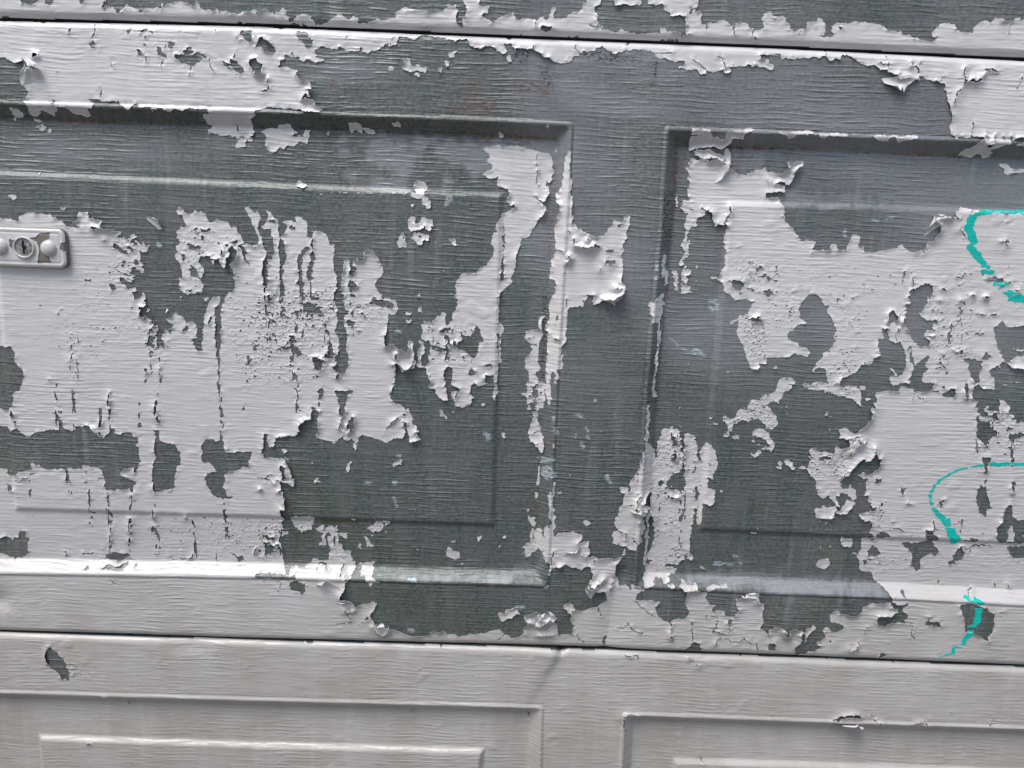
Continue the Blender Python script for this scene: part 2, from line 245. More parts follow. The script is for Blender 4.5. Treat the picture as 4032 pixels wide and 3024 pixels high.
P -4585 3754 -4191 3766 -4136 3747 -4106 3758 -4108 3786 -4053 3816 -3995 3824 -3862 3814 -3817 3784 -3793 3799 -3761 3761 -3731 3725 -3717 3716 -3660 3712 -3592 3717 -3526 3710 -3410 3712 -3371 3721 -3291 3694 -3261 3697 -3289 3656 -3271 3642 -3251 3657 -3242 3639 -3204 3630 -3172 3679 -3135 3652 -3166 3632 -3137 3623 -3130 3576 -3089 3616 -3072 3588 -3028 3593 -3044 3570 -3066 3531 -3104 3529 -3122 3548 -3121 3490 -3128 3452 -3100 3434 -3112 3404 -3089 3367 -3124 3365 -3170 3402 -3199 3401 -3222 3352 -3158 3320 -3195 3314 -3177 3286 -3227 3274 -3263 3312 -3312 3310 -3320 3329 -3295 3262 -3267 3253 -3240 3216 -3200 3236 -3162 3209 -3212 3197 -3190 3159 -3197 3129 -3158 3121 -3126 3161 -3114 3201 -3097 3162 -3108 3132 -3086 3084 -3102 3068 -3151 3082 -3134 3033 -3154 3023 -3160 2993 -3118 2975 -3097 2985 -3060 2957 -3042 2928 -3003 2909 -2996 2870 -3017 2839 -3041 2828 -3030 2779 -3013 2739 -2964 2721 -2953 2742 -2971 2781 -2968 2831 -2936 2872 -2876 2904 -2903 2943 -2931 2972 -2921 2982 -2871 2994 -2850 3028 -2822 2995 -2782 3001 -2768 2968 -2765 2948 -2715 2962 -2677 2931 -2669 2892 -2672 2832 -2663 2818 -2683 2806 -2722 2810 -2706 2731 -2668 2698 -2632 2713 -2620 2884 -2594 3033 -2561 3123 -2529 3173 -2470 3181 -2462 3156 -2473 3117 -2504 3086 -2515 3046 -2512 2888 -2521 2758 -2509 2708 -2526 2677 -2503 2607 -2494 2577 -2487 2607 -2481 2658 -2489 2718 -2466 2790 -2466 2889 -2460 3038 -2448 3108 -2422 3168 -2391 3218 -2341 3239 -2325 3308 -2331 3375 -2344 3423 -2333 3472 -2312 3520 -2300 3578 -2280 3588 -2261 3580 -2272 3541 -2244 3523 -2217 3466 -2208 3428 -2206 3486 -2234 3542 -2232 3581 -2250 3637 -2201 3639 -2200 3677 -2132 3623 -2168 2437 -4204 2362 -4191 2433 -4211 2503 -4268 2531 -4256 2593 -4286 2652 -4698 2692
B -2250 3628 -2132 3637 -2132 3642 -2191 3677
B -4698 2692 -4313 2686 -4286 2652 -4256 2593 -4268 2531 -4211 2503 -4191 2433 -4204 2362 -4735 2342
P -3666 3753 -3616 3785 -3626 3832 -3592 3844 -3523 3843 -3534 3798 -3511 3780 -3481 3790 -3396 3778 -3421 3755 -3406 3718 -3420 3708 -3448 3726 -3544 3713 -3639 3728
P -4183 3957 -4125 3963 -4122 3935 -4143 3915 -4166 3933
P -3774 3860 -3723 3879 -3707 3866 -3726 3847
P -3562 3989 -3551 3984 -3559 3976
P -2794 3891 -2766 3922 -2730 3874 -2692 3862 -2634 3887 -2577 3874 -2549 3844 -2541 3806 -2464 3822 -2369 3794 -2342 3748 -2312 3777 -2295 3730 -2277 3693 -2249 3666 -2254 3628 -2280 3588 -2309 3597 -2347 3615 -2368 3576 -2359 3538 -2382 3460 -2431 3431 -2435 3477 -2438 3506 -2497 3494 -2554 3515 -2612 3509 -2633 3470 -2597 3414 -2588 3395 -2621 3316 -2600 3259 -2614 3215 -2685 3197 -2734 3187 -2781 3223 -2808 3270 -2805 3329 -2766 3330 -2773 3388 -2798 3464 -2830 3492 -2824 3530 -2794 3541 -2823 3559 -2821 3588 -2785 3608 -2789 3655 -2807 3707 -2794 3736 -2736 3752 -2716 3772 -2743 3799 -2750 3845 -2779 3849
B -2717 3620 -2666 3603 -2603 3586 -2610 3567 -2687 3569 -2718 3596
B -2669 3743 -2621 3747 -2641 3718 -2670 3717
B -2588 3739 -2515 3743 -2536 3707 -2584 3710
B -2605 3672 -2576 3668 -2578 3635 -2606 3643
B -2780 3532 -2747 3523 -2740 3476 -2769 3465
B -2692 3468 -2684 3430 -2637 3383 -2649 3335 -2697 3342 -2715 3390
B -2430 3578 -2396 3584 -2408 3546 -2437 3535
B -2360 3657 -2288 3660 -2308 3635 -2356 3635
B -2414 3622 -2371 3623 -2382 3594
P -2231 3912 -2211 3931 -2125 3887 -2132 3642 -2141 3717 -2158 3802 -2194 3866
P -2521 3484 -2497 3485 -2508 3457 -2522 3465
P -2603 3173 -2559 3170 -2574 3133 -2590 3132
P -2803 3168 -2784 3169 -2795 3149
P -2925 3080 -2903 3042 -2924 3021
P -3078 3060 -3058 3056 -3069 3031 -3079 3035
B -2808 2877 -2777 2898 -2756 2928 -2733 2900 -2740 2864 -2799 2862
B -2917 2873 -2877 2884 -2884 2834 -2914 2838
B -3096 2836 -3057 2828 -3041 2768 -3053 2728 -3102 2736 -3130 2765 -3100 2776
B -3148 2958 -3132 2964 -3123 2949
B -3403 3258 -3354 3260 -3348 3212 -3368 3201 -3395 3229
B -3366 3591 -3322 3588 -3212 3506 -3241 3500 -3297 3532 -3344 3559
B -3236 3577 -3198 3574 -3161 3546 -3163 3518 -3191 3526 -3219 3554
B -3189 3641 -3156 3623 -3140 3576 -3178 3593
B -3176 3469 -3146 3480 -3139 3432 -3178 3431
B -3279 3360 -3233 3332 -3262 3322 -3281 3340
B -3426 3624 -3389 3624 -3398 3610
B -3240 3059 -3214 3070 -3211 3048 -3235 3047
B -3863 2989 -3828 2978 -3849 2961
B -3381 2886 -3358 2882 -3372 2870
B -2556 3005 -2536 3006 -2555 2946 -2574 2935
B -2210 2759 -2158 2771 -2160 2711 -2181 2720
B -2223 2658 -2198 2669 -2214 2628 -2265 2595 -2254 2616
B -2208 2809 -2179 2800 -2189 2784
B -3038 2638 -2999 2629 -3010 2608
B -3064 2717 -3014 2719 -3035 2702
B -3988 2430 -3965 2421 -3980 2410
B -2521 2515 -2486 2526 -2498 2495
C -3012 2568 -3013 2486
C -3135 2512 -3142 2461
C -2499 2587 -2507 2505 -2498 2475 -2520 2424
C -3712 2779 -3705 2744
C -3755 2732 -3775 2676
C -3762 2641 -3770 2590
C -3066 2677 -3089 2626
C -3032 2918 -3065 2867 -3025 2869
S2 -3357 3653 -3116 3662 -3107 3318 -3327 3232 -3419 3306
S3 -3351 3444 -3167 3450 -3205 3314 -3360 3318
S2 -2813 3749 -2342 3767 -2280 3598 -2634 3451 -2793 3560
S2 -2769 3465 -2595 3472 -2606 3200 -2801 3212
S2 -3148 2964 -2856 2895 -2953 2570 -3112 2564
S1 -3416 3345 -3055 2868 -3783 2377 -4026 3030 -3604 3434
S2 -2431 3187 -2145 3217 -2168 2437 -2280 2433 -2460 2939
S1 -2439 3477 -2136 3488 -2145 3197 -2353 3190
W -2993 3619 -2935 3621 -2948 3559 -2996 3562
T P -2120 4055 -11 4133 49 2519 -2168 2437
B -2120 4055 -842 4093 -837 4066 -803 4048 -756 4050 -794 4086 -795 4104 -32 4132 -49 4076 -28 4040 -7 4031 -26 3984 -83 3953 -101 3906 -128 3877 -131 3810 -155 3800 -163 3752 -177 3704 -141 3677 -167 3581 -214 3521 -262 3500 -290 3451 -338 3447 -387 3451 -416 3441 -454 3387 -462 3328 -452 3289 -482 3244 -435 3231 -449 3172 -458 3122 -477 3102 -486 3062 -505 3012 -534 3011 -545 3070 -540 3109 -576 3118 -595 3088 -615 3082 -624 3047 -673 3025 -732 3048 -722 3014 -752 3003 -725 2954 -750 2893 -730 2869 -670 2866 -660 2836 -669 2786 -728 2753 -748 2712 -707 2653 -766 2620 -772 2671 -748 2743 -730 2854 -750 2863 -768 2752 -777 2681 -787 2650 -802 2771 -809 2861 -849 2864 -858 2789 -927 2786 -977 2840 -1017 2823 -1047 2802 -1061 2862 -1047 2942 -1028 3042 -1028 3091 -999 3073 -950 3104 -950 3153 -970 3202 -1039 3219 -1097 3212 -1078 3237 -1127 3274 -1146 3332 -1137 3361 -1108 3392 -1064 3441 -1079 3480 -1108 3536 -1127 3564 -1166 3620 -1205 3624 -1239 3598 -1234 3541 -1273 3520 -1292 3544 -1302 3519 -1341 3533 -1409 3529 -1409 3477 -1414 3400 -1434 3341 -1420 3273 -1401 3166 -1392 3078 -1412 3008 -1388 2929 -1384 2840 -1394 2759 -1370 2709 -1370 2629 -1406 2556 -1446 2546 -1446 2514 -1486 2492 -1486 2523 -1465 2554 -1515 2608 -1475 2625 -1484 2705 -1464 2726 -1454 2777 -1448 2837 -1472 2916 -1492 2935 -1472 2976 -1481 3055 -1470 3114 -1490 3163 -1509 3182 -1479 3222 -1469 3320 -1468 3398 -1492 3455 -1501 3522 -1490 3589 -1485 3666 -1519 3650 -1523 3674 -1561 3739 -1609 3760 -1676 3763 -1658 3716 -1692 3696 -1716 3714 -1705 3781 -1718 3837 -1771 3872 -1809 3862 -1800 3824 -1848 3832 -1906 3834 -1920 3815 -1878 3803 -1878 3774 -1908 3716 -1937 3706 -1938 3687 -1909 3669 -1901 3612 -1893 3536 -1904 3497 -1924 3458 -1920 3400 -1931 3342 -1914 3255 -1910 3206 -1940 3181 -1959 3224 -1952 3302 -1955 3360 -1944 3438 -1938 3496 -1946 3563 -1959 3610 -1948 3686 -1955 3781 -1958 3837 -1982 3865 -2001 3869 -2028 3905 -2047 3923 -2052 3909 -2039 3881 -2050 3815 -2090 3776 -2071 3758 -2013 3769 -2019 3722 -1996 3666 -1988 3609 -2009 3551 -2005 3508 -2049 3511 -2055 3453 -2047 3376 -2045 3269 -2060 3259 -2084 3297 -2091 3394 -2088 3490 -2073 3520 -2057 3568 -2084 3615 -2093 3662 -2120 3718 -2128 3774 -2107 3832 -2115 3897 -2124 3915
B -2035 3842 -1977 3841 -1983 3814 -2031 3814
B -1868 3784 -1839 3796 -1811 3777 -1830 3757 -1864 3762
P -2008 3570 -1959 3591 -1946 3553 -1952 3495 -1996 3494
P -1757 3541 -1698 3629 -1679 3620 -1688 3543 -1710 3475 -1722 3349 -1755 3387
B -1796 3539 -1746 3618 -1688 3629 -1668 3697 -1658 3688 -1663 3630 -1651 3545 -1661 3487 -1682 3409 -1678 3341 -1712 3330 -1721 3408 -1699 3524 -1669 3602 -1678 3639 -1747 3551 -1759 3464 -1742 3310 -1757 3270 -1753 3212 -1774 3152 -1782 3250 -1800 3327 -1793 3443
P -1752 3546 -1708 3600 -1686 3620 -1690 3515 -1720 3456 -1717 3330 -1751 3339 -1764 3464
B -1361 3440 -1321 3490 -1294 3454 -1351 3406
B -1375 3333 -1332 3356 -1308 3336 -1313 3306 -1342 3276 -1365 3285 -1355 3314
B -1342 3254 -1307 3224 -1356 3215
B -1383 3019 -1328 3023 -1334 2965 -1368 2965
B -1319 2932 -1245 2920 -1275 2909 -1309 2917
B -1683 2678 -1643 2691 -1584 2671 -1600 2579 -1645 2557 -1665 2597
B -1594 2686 -1553 2723 -1548 2793 -1562 2843 -1542 2854 -1513 2785 -1484 2725 -1494 2689 -1564 2680
B -1580 2962 -1551 2943 -1527 2904 -1542 2879 -1571 2903
B -1679 3244 -1655 3245 -1620 3217 -1627 3168 -1670 3186
B -1774 3162 -1715 3174 -1637 3128 -1579 3061 -1599 3036 -1648 3059 -1717 3056 -1755 3104
B -1990 2757 -1860 2772 -1851 2752 -1911 2740
B -1860 2772 -1811 2774 -1772 2725 -1782 2694 -1852 2702
B -1883 2861 -1819 2859 -1820 2803 -1869 2822
B -1882 2701 -1852 2692 -1864 2620 -1888 2660
B -1860 2549 -1835 2550 -1826 2500 -1842 2468 -1858 2509
B -2033 3000 -1999 2996 -1994 2967 -2024 2965
B -2057 3210 -2027 3207 -2031 3143 -2053 3152
B -1951 3146 -1922 3127 -1919 3029 -1953 3037
B -1190 3174 -1146 3225 -1068 3178 -1107 3152
B -1097 3197 -1019 3200 -979 3172 -989 3122 -1028 3131 -1078 3158
B -1303 3140 -1244 3133 -1264 3122
B -1294 3082 -1225 3074 -1264 3063
P -948 3723 -916 3772 -896 3754 -891 3697 -871 3679 -886 3653 -944 3649 -958 3685
P -842 3727 -810 3781 -781 3777 -752 3759 -704 3761 -689 3704 -732 3712 -751 3674 -780 3673 -809 3700
P -872 3877 -850 3904 -802 3899 -811 3861 -782 3852 -753 3882 -763 3905 -725 3902 -667 3876 -660 3838 -675 3800 -704 3799 -734 3835 -752 3806 -791 3796 -848 3784 -868 3821
B -920 3739 -900 3744 -900 3725 -915 3720
B -781 3752 -752 3750 -761 3730 -780 3730
P -842 4084 -814 4104 -728 4107 -688 4025 -682 3978 -707 3968 -746 4013 -756 4059 -794 4043
P -851 3991 -822 3999 -816 3973 -841 3968
P -640 3711 -616 3717 -625 3688
P -530 3739 -466 3741 -459 3683 -490 3683
P -573 3469 -555 3480 -561 3454
P -886 3648 -866 3648 -870 3635
P -709 3632 -698 3628 -703 3610
P -783 3140 -744 3159 -739 3112 -769 3101
P -891 3111 -812 3104 -841 3083 -881 3092
P -880 3047 -811 3040 -840 3019 -870 3028
P -774 3263 -757 3268 -762 3229
P -1067 2801 -977 2835 -927 2776 -858 2779 -849 2859 -809 2861 -797 2670 -836 2618 -876 2606 -927 2665 -946 2654 -1006 2662 -1046 2701
B -1006 2652 -936 2660 -916 2645 -876 2606 -826 2613 -787 2660 -717 2643 -686 2573 -665 2532 -655 2493 -965 2481 -961 2562 -971 2643
B -952 2760 -927 2706 -941 2665 -952 2715
P -750 2853 -720 2854 -719 2764 -743 2733 -732 2652 -707 2623 -767 2631 -777 2671 -758 2762
B -728 2753 -669 2786 -687 2654 -717 2643 -742 2692
B -710 2855 -660 2846 -669 2786 -709 2764
B -660 2826 -610 2828 -550 2805 -521 2811 -530 2786 -609 2782 -654 2791
B -612 2948 -534 2976 -524 2991 -494 2982 -504 2952 -573 2935
B -533 2921 -503 2922 -507 2862 -472 2853 -521 2841
B -521 2831 -500 2762 -508 2691 -538 2710
B -472 2873 -442 2864 -431 2815 -472 2843
B -415 2965 -384 2927 -325 2919 -286 2970 -278 3020 -242 2982 -226 2922 -200 2873 -244 2862 -251 2781 -290 2719 -310 2728 -341 2768 -401 2796 -431 2815 -432 2855 -393 2876
B -547 2608 -507 2650 -467 2621 -476 2560 -474 2500 -524 2498 -546 2557
B -337 2606 -307 2627 -259 2609 -286 2572 -331 2575
B -213 2671 -129 2685 -118 2655 -188 2662
B -186 2581 -106 2584 -104 2513 -189 2519
C -310 2718 -318 2667 -302 2622
C -652 2976 -651 2867
C -532 2911 -531 2811
B -80 3303 -61 3323 17 3385 49 2519 -78 2514 -79 2676 -92 2927 -82 3077 -87 3225
B -80 3589 -56 3585 -52 3479 -47 3431 -64 3391 -89 3424 -76 3468
B -82 3774 -49 3804 -47 3738 -65 3709
C -71 3879 -68 3803
P -76 3038 -40 2999 -34 2969 -67 2918 -92 2957 -85 3007
P -81 2898 -57 2909 -61 2728 -40 2708 -74 2687
C -73 3708 -63 3642 -66 3589
S3 -2144 3246 -1479 3271 -1481 3025 -1561 2933 -2163 2599
S2 -2151 3000 -1482 2926 -1484 2675 -1667 2456 -2168 2437
S2 -1401 3196 -1039 3209 -1067 2941 -1383 2940
S1 -2131 3680 -1477 3513 -1479 3222 -2144 3246
S2 -723 3053 -279 3070 -308 2668 -667 2655
D -1118 3631 -1079 3633 -1079 3585 -1118 3584
W -593 4065 -480 4097 -554 3983
W -379 3914 -245 3910 -282 3880
W -1067 2941 -889 2968 -909 2907
T B -11 4133 2098 4211 2265 2601 49 2519
P -11 4133 308 4145 278 4088 255 4059 267 4004 264 3966 218 3927 202 3842 174 3822 157 3778 99 3762 64 3675 47 3608 45 3531 20 3433 15 3428
B -7 4036 21 4036 13 4013 -6 4007
P 361 4147 471 4151 493 4087 493 4003 485 3965 510 3957 488 3899 517 3900 539 3864 618 3829 697 3798 754 3805 791 3840 798 3873 836 3893 851 3950 891 3933 919 3948 964 3983 981 3951 980 3899 963 3860 948 3794 933 3726 945 3698 928 3659 945 3554 938 3428 969 3410 966 3381 937 3375 963 3351 931 3311 875 3270 796 3277 725 3227 710 3244 715 3313 666 3311 632 3217 573 3220 506 3188 488 3152 500 3118 494 3049 500 3009 501 2899 464 2858 479 2748 488 2677 454 2655 463 2574 419 2537 432 2593 424 2654 390 2633 379 2531 339 2530 342 2692 347 2793 347 2904 339 2973 328 3003 334 3082 348 3103 348 3192 363 3290 391 3330 393 3389 367 3427 332 3430 334 3503 347 3542 339 3590 372 3620 374 3677 360 3772 351 3857 382 3914 370 3961 388 3990 385 4055 360 4059 353 4119
B 873 3904 917 3904 914 3877 877 3885
B 681 3736 739 3733 735 3714 697 3710
B 790 3692 863 3695 865 3676 830 3667 796 3674
B 791 3606 883 3610 879 3586 836 3572 793 3582
B 746 3542 761 3533 752 3516
B 401 2916 430 2927 431 2907 407 2888
B 395 3144 414 3150 413 3085 394 3070
B 423 2675 453 2671 444 2640 429 2644
C 519 3773 522 3716 605 3707 682 3717
C 473 3833 492 3824 474 3804
C 473 3643 504 3610 476 3585
C 477 3270 498 3197
C 629 3271 637 3232 628 3217
C 364 3681 433 3668
C 293 3336 337 3426
C 878 3378 937 3375
C 657 3311 715 3315
C 638 3810 631 3763
P 156 2976 229 2999 268 3011 264 3090 288 3120 297 3071 294 2972 283 2891 283 2791 266 2709 294 2639 270 2618 269 2527 199 2525 202 2585 185 2625 159 2655 167 2685 156 2715 193 2787 215 2849 164 2887 143 2916
C 183 2918 242 2920
C 185 2863 255 2860
P 1269 3643 1287 3665 1307 3654 1305 3616 1321 3539 1347 3516 1330 3482 1349 3434 1317 3403 1306 3481 1279 3518
P 1377 3532 1403 3552 1421 3504 1433 3427 1442 3369 1417 3373 1391 3455
P 1402 4046 1404 4074 1426 4103 1463 4113 1457 4188 2098 4211 2247 2772 2175 2772 2188 2750 2171 2714 2131 2717 2085 2777 2057 2856 2019 2935 1973 3004 1963 3053 1983 3104 1970 3133 1942 3122 1910 3096 1897 3120 1939 3147 1968 3153 1965 3187 2005 3184 2053 3195 2049 3235 2076 3265 2091 3315 2062 3304 2020 3327 1929 3309 1880 3356 1828 3383 1802 3460 1750 3487 1706 3491 1710 3505 1768 3503 1793 3557 1818 3596 1814 3692 1825 3731 1795 3739 1800 3796 1786 3843 1787 3938 1747 3946 1696 3925 1677 3972 1664 4009 1636 4054 1624 4026 1543 3967 1562 3911 1529 3900 1489 3866 1448 3888 1452 3907 1467 3954 1481 4021 1442 4019
P 1460 3869 1489 3861 1479 3813 1504 3795 1506 3719 1514 3681 1483 3651 1463 3650 1474 3584 1440 3582 1432 3620 1453 3660 1443 3774 1450 3812
P 1452 3544 1489 3574 1531 3537 1524 3508 1490 3497 1507 3478 1491 3429 1462 3428
P 1463 3409 1541 3417 1551 3354 1469 3346
B 1473 3879 1490 3814 1480 3804
P 1562 3577 1595 3593 1582 3563
P 1576 3467 1596 3462 1587 3450
B 1850 3472 1917 3479 1976 3476 1990 3438 1964 3398 1925 3397 1893 3425
B 1948 3368 1976 3379 1965 3345
B 2032 3410 2081 3412 2093 3383 2064 3387
B 2081 3509 2168 3537 2170 3518 2140 3502
B 2066 3171 2134 3179 2147 3149 2099 3133 2063 3146
B 2074 3577 2100 3607 2141 3589 2095 3558
B 1900 3762 1919 3768 1911 3753
B 2073 3392 2182 3397 2184 3377 2123 3385
P 1177 3237 1194 3282 1229 3273 1264 3323 1311 3355 1318 3325 1306 3296 1331 3282 1329 3252 1304 3247 1305 3178 1295 3118 1305 3049 1323 3010 1322 2950 1302 2894 1291 2898 1285 2988 1291 3038 1271 3107 1206 3115 1205 3164 1204 3204
P 1282 2883 1302 2889 1297 2788 1294 2727 1291 2565 1271 2564 1284 2666 1271 2767
P 1558 2747 1578 2743 1569 2729
P 1912 2699 1932 2700 1924 2684
P 1364 4156 1374 4157 1380 4073 1360 4082
C 1204 3184 1206 3120
C 171 4121 221 4081 255 4059
C 1582 4071 1624 4026
C 1801 4089 1816 4033 1776 3942
C 1488 4049 1537 4041
S2 1811 3673 2152 3685 2182 3397 1877 3385
S3 1954 3202 2207 3162 2243 2813 2095 2777
S1 1427 3859 1504 3861 1546 3353 1468 3351
S2 1431 3811 1508 3814 1556 3354 1458 3350
S1 335 3676 490 3681 501 3099 333 2893
W 1315 3049 1400 2973 1527 2877 1646 2881 1752 2815 1652 2811 1529 2847 1424 2923 1349 2991
W 1698 3310 1756 3317 1798 3284 1796 3206 1748 3189 1696 3212
W 950 3477 990 3459 1079 3443 1051 3433 971 3459
W 944 3564 1033 3548 1025 3519
W 1230 3651 1201 3516 1212 3438 1255 3450 1237 3613
R 1361 3771 1381 3676 1364 3618 1367 3733
R 1331 3414 1350 3414 1352 3327 1378 3435 1386 3396 1374 3298 1352 3263 1336 3346
R 331 3386 339 3387 339 3348 333 3348
R 334 2973 349 2964 344 2863 335 2853
R 428 2670 453 2666 445 2635 429 2644
R 298 2791 318 2772 314 2650 297 2690
R 1244 2796 1260 2787 1254 2736
D 290 3287 344 3289 349 2530 289 2528
D 1228 4179 1324 4183 1327 3655 1264 3710
T B 2098 4211 4540 4301 4832 2696 2265 2601
P 2103 4165 2140 4171 2197 4180 2231 4132 2260 4087 2280 3984 2318 3948 2354 3931 2395 3866 2447 3835 2549 3834 2555 3777 2533 3757 2482 3741 2553 3758 2622 3751 2669 3762 2693 3806 2722 3807 2756 3765 2815 3756 2832 3816 2841 3863 2855 3902 2918 3900 2920 3847 2916 3809 2959 3773 3011 3751 3079 3748 3114 3774 3191 3781 3247 3802 3276 3837 3330 3796 3332 3786 3397 3770 3453 3786 3498 3747 3481 3792 3491 3859 3528 3875 3548 3866 3557 3937 3567 4004 3520 4026 3538 4064 3635 4063 3771 4054 3701 4070 3691 4102 3738 4146 3835 4140 3895 4129 4571 4130 4832 2696 4129 2670 4118 2771 4118 2862 4004 2883 3935 2875 3998 2857 4026 2747 4065 2687 4119 2670 3638 2652 3615 2670 3625 2742 3665 2774 3624 2813 3664 2886 3637 2900 3580 2842 3535 2810 3528 2749 3529 2708 3492 2686 3518 2647 3352 2641 3334 2701 3392 2683 3436 2725 3460 2807 3455 2878 3426 2937 3382 3006 3340 2982 3285 3022 3253 3111 3214 3110 3234 3030 3196 3019 3190 2949 3222 2899 3164 2806 3066 2793 3034 2730 2959 2687 2900 2675 2896 2624 2816 2621 2779 2680 2773 2731 2729 2760 2653 2727 2609 2674 2606 2614 2265 2601
B 2395 2979 2400 3020 2452 3091 2555 3145 2523 3163 2509 3202 2480 3241 2487 3310 2548 3381 2606 3388 2659 3355 2695 3298 2731 3289 2734 3221 2779 3173 2815 3085 2823 2975 2774 2933 2745 2882 2711 2830 2675 2798 2653 2727 2609 2674 2596 2613 2265 2601 2242 2823 2312 2825 2410 2839 2476 2877 2590 2836 2607 2867 2580 2926 2530 2924 2495 2973 2434 2981
P 2290 2749 2328 2765 2347 2736 2311 2739
P 2368 2629 2409 2662 2474 2671 2512 2640 2521 2610 2375 2605
B 3730 3977 3766 3964 3813 3914 3793 3918 3759 3950
B 2170 3513 2217 3534 2274 3550 2292 3517 2272 3478 2231 3496 2192 3489
P 2199 3523 2275 3541 2280 3497 2220 3505
B 2181 3411 2230 3408 2250 3365 2187 3356
B 2343 3407 2385 3384 2371 3374
B 3329 3526 3357 3537 3337 3507
B 3395 3441 3440 3472 3515 3494 3539 3534 3562 3506 3593 3497 3601 3410 3590 3385 3557 3408 3564 3360 3545 3290 3511 3249 3566 3212 3637 3200 3654 3220 3694 3187 3652 3165 3650 3116 3599 3124 3588 3064 3633 3025 3630 2980 3572 2968 3530 2981 3516 3011 3477 3039 3431 3118 3374 3170 3396 3225 3397 3285 3378 3318 3428 3345 3395 3373 3391 3397 3409 3413
P 3521 3250 3642 3234 3637 3205 3577 3202
B 3235 3170 3251 3200 3244 3249 3275 3280 3322 3223 3314 3173 3277 3157
B 3212 3119 3257 3121 3268 3072 3267 3012 3236 3021 3229 3070
B 3190 2949 3196 3019 3254 3031 3288 3002 3351 2980 3382 3006 3428 2927 3455 2878 3460 2807 3446 2725 3388 2713 3333 2782 3309 2700 3347 2641 2896 2624 2900 2675 2979 2688 3034 2730 3066 2793 3164 2806 3178 2857 3223 2889
P 3333 2782 3361 2763 3399 2703 3383 2672 3339 2701 3368 2707 3353 2742
B 3538 2648 3523 2749 3535 2810 3607 2863 3637 2900 3664 2886 3624 2813 3665 2774 3625 2742 3610 2670 3618 2651
B 3935 2880 4004 2883 4118 2862 4123 2771 4124 2670 4064 2697 4026 2747 4000 2847
B 4093 2891 4136 2938 4193 2895 4156 2873
B 4168 3165 4232 3202 4297 3169 4366 3172 4737 3216 4783 2967 4390 2912 4340 2855 4296 2879 4252 2958 4209 3036 4178 3105
B 4204 2794 4282 2838 4307 2869 4375 2821 4812 2806 4832 2696 4257 2684 4207 2743
P 4350 2850 4784 2957 4810 2817 4387 2811
P 4369 2977 4775 3007 4779 2987 4381 2968
B 3699 2786 3766 2803 3769 2783 3699 2781
B 3803 2759 3844 2750 3837 2730
B 3669 3481 3703 3482 3717 3458 3683 3457
B 3787 3514 3842 3509 3820 3491
B 3923 3432 3958 3428 3941 3408
B 4027 3426 4063 3417 4044 3412
B 3651 3373 3680 3374 3658 3358
B 3939 3486 3949 3481 3949 3457
B 3841 3389 3852 3380 3846 3355
B 3599 3292 3639 3289 3616 3273
B 3847 3252 3878 3243 3860 3233
B 3997 3277 4066 3275 4064 3260 4004 3263
B 4097 3266 4170 3274 4175 3244 4136 3243
B 3838 3212 3883 3214 3887 3189 3851 3193
B 3717 3163 3752 3159 3736 3139
B 3775 3175 3827 3157 3805 3136 3783 3150
B 3766 3070 3798 3121 3817 3062 3787 3061
B 4012 3089 4019 3104 4109 3103 4106 3088
B 4042 3548 4051 3582 4167 3591 4197 3559 4185 3544
B 4213 3549 4248 3546 4236 3531
B 4278 3484 4316 3495 4315 3470
B 3963 3052 3988 3048 3975 3038
B 3802 3031 3826 3032 3819 3012
B 3750 2909 3779 2920 3772 2895
B 3915 2910 3978 2922 3971 2902
B 3858 2953 3884 2949 3871 2934
B 3470 2914 3490 2914 3479 2884
B 2985 3076 3038 3083 3021 3065
B 2995 2956 3045 2953 3016 2947
B 2793 3341 2816 3356 2837 3347 2801 3317
B 2995 3495 3023 3471 3003 3471
B 2399 3258 2422 3268 2415 3248
B 3650 3577 3665 3573 3657 3563
B 3589 3054 3697 3068 3646 3076 3598 3064
C 2248 3612 2262 3574 2244 3554
C 2161 3599 2192 3586
C 3343 3604 3333 3536
C 3416 3568 3414 3481
C 4130 4043 4178 4045
C 4149 3902 4160 3836
C 2714 2637 2786 2620
C 3347 3114 3335 3054 3359 2995
C 2242 2823 2312 2825
C 3739 2848 3815 2780
C 4109 3882 4186 3885
C 3781 3582 3828 3564 3860 3614
S2 2178 3435 2471 3446 2468 3122 2222 3013
S2 2769 2933 2927 2939 3146 2796 2781 2660
S2 2727 3279 3080 3293 3027 3093 2830 3085
S2 3610 3381 3953 3394 4043 2829 3694 2816
S1 2156 3647 4651 3691 4730 3255 2786 3282
S3 2764 2802 3063 2813 2959 2687 2779 2680
S3 2594 2714 2749 2761 2786 2620 2596 2613
W 2965 4029 3078 4042 3155 4050 3244 4100 3185 4037 3115 3987 3046 3994
W 2707 3925 2820 3948 2812 3862 2735 3860
L 2098 4211 4540 4301 4563 4172 2243 4105 2176 4196
G33 4570 4137 3992 4125 3898 4110 3844 4080
G73 3836 4075 3822 3976
G71 3822 3976 3877 3873
G59 3854 3834 3936 3751 3993 3696
G30 3987 3676 4046 3669
G36 3994 3629 4093 3623
G33 4107 3536 4227 3526
G56 4174 3490 4300 3446
G65 4264 3425 4711 3363
T P -4735 2342 -2168 2437 -2221 644 -4926 544
B -4735 2342 -4209 2361 -4250 2298 -4314 2255 -4328 2151 -4377 2113 -4761 2099
B -4354 2098 -4333 2104 -4312 2063 -4344 2041 -4359 2046
B -4341 2015 -4316 2011 -4305 1975 -4320 1969
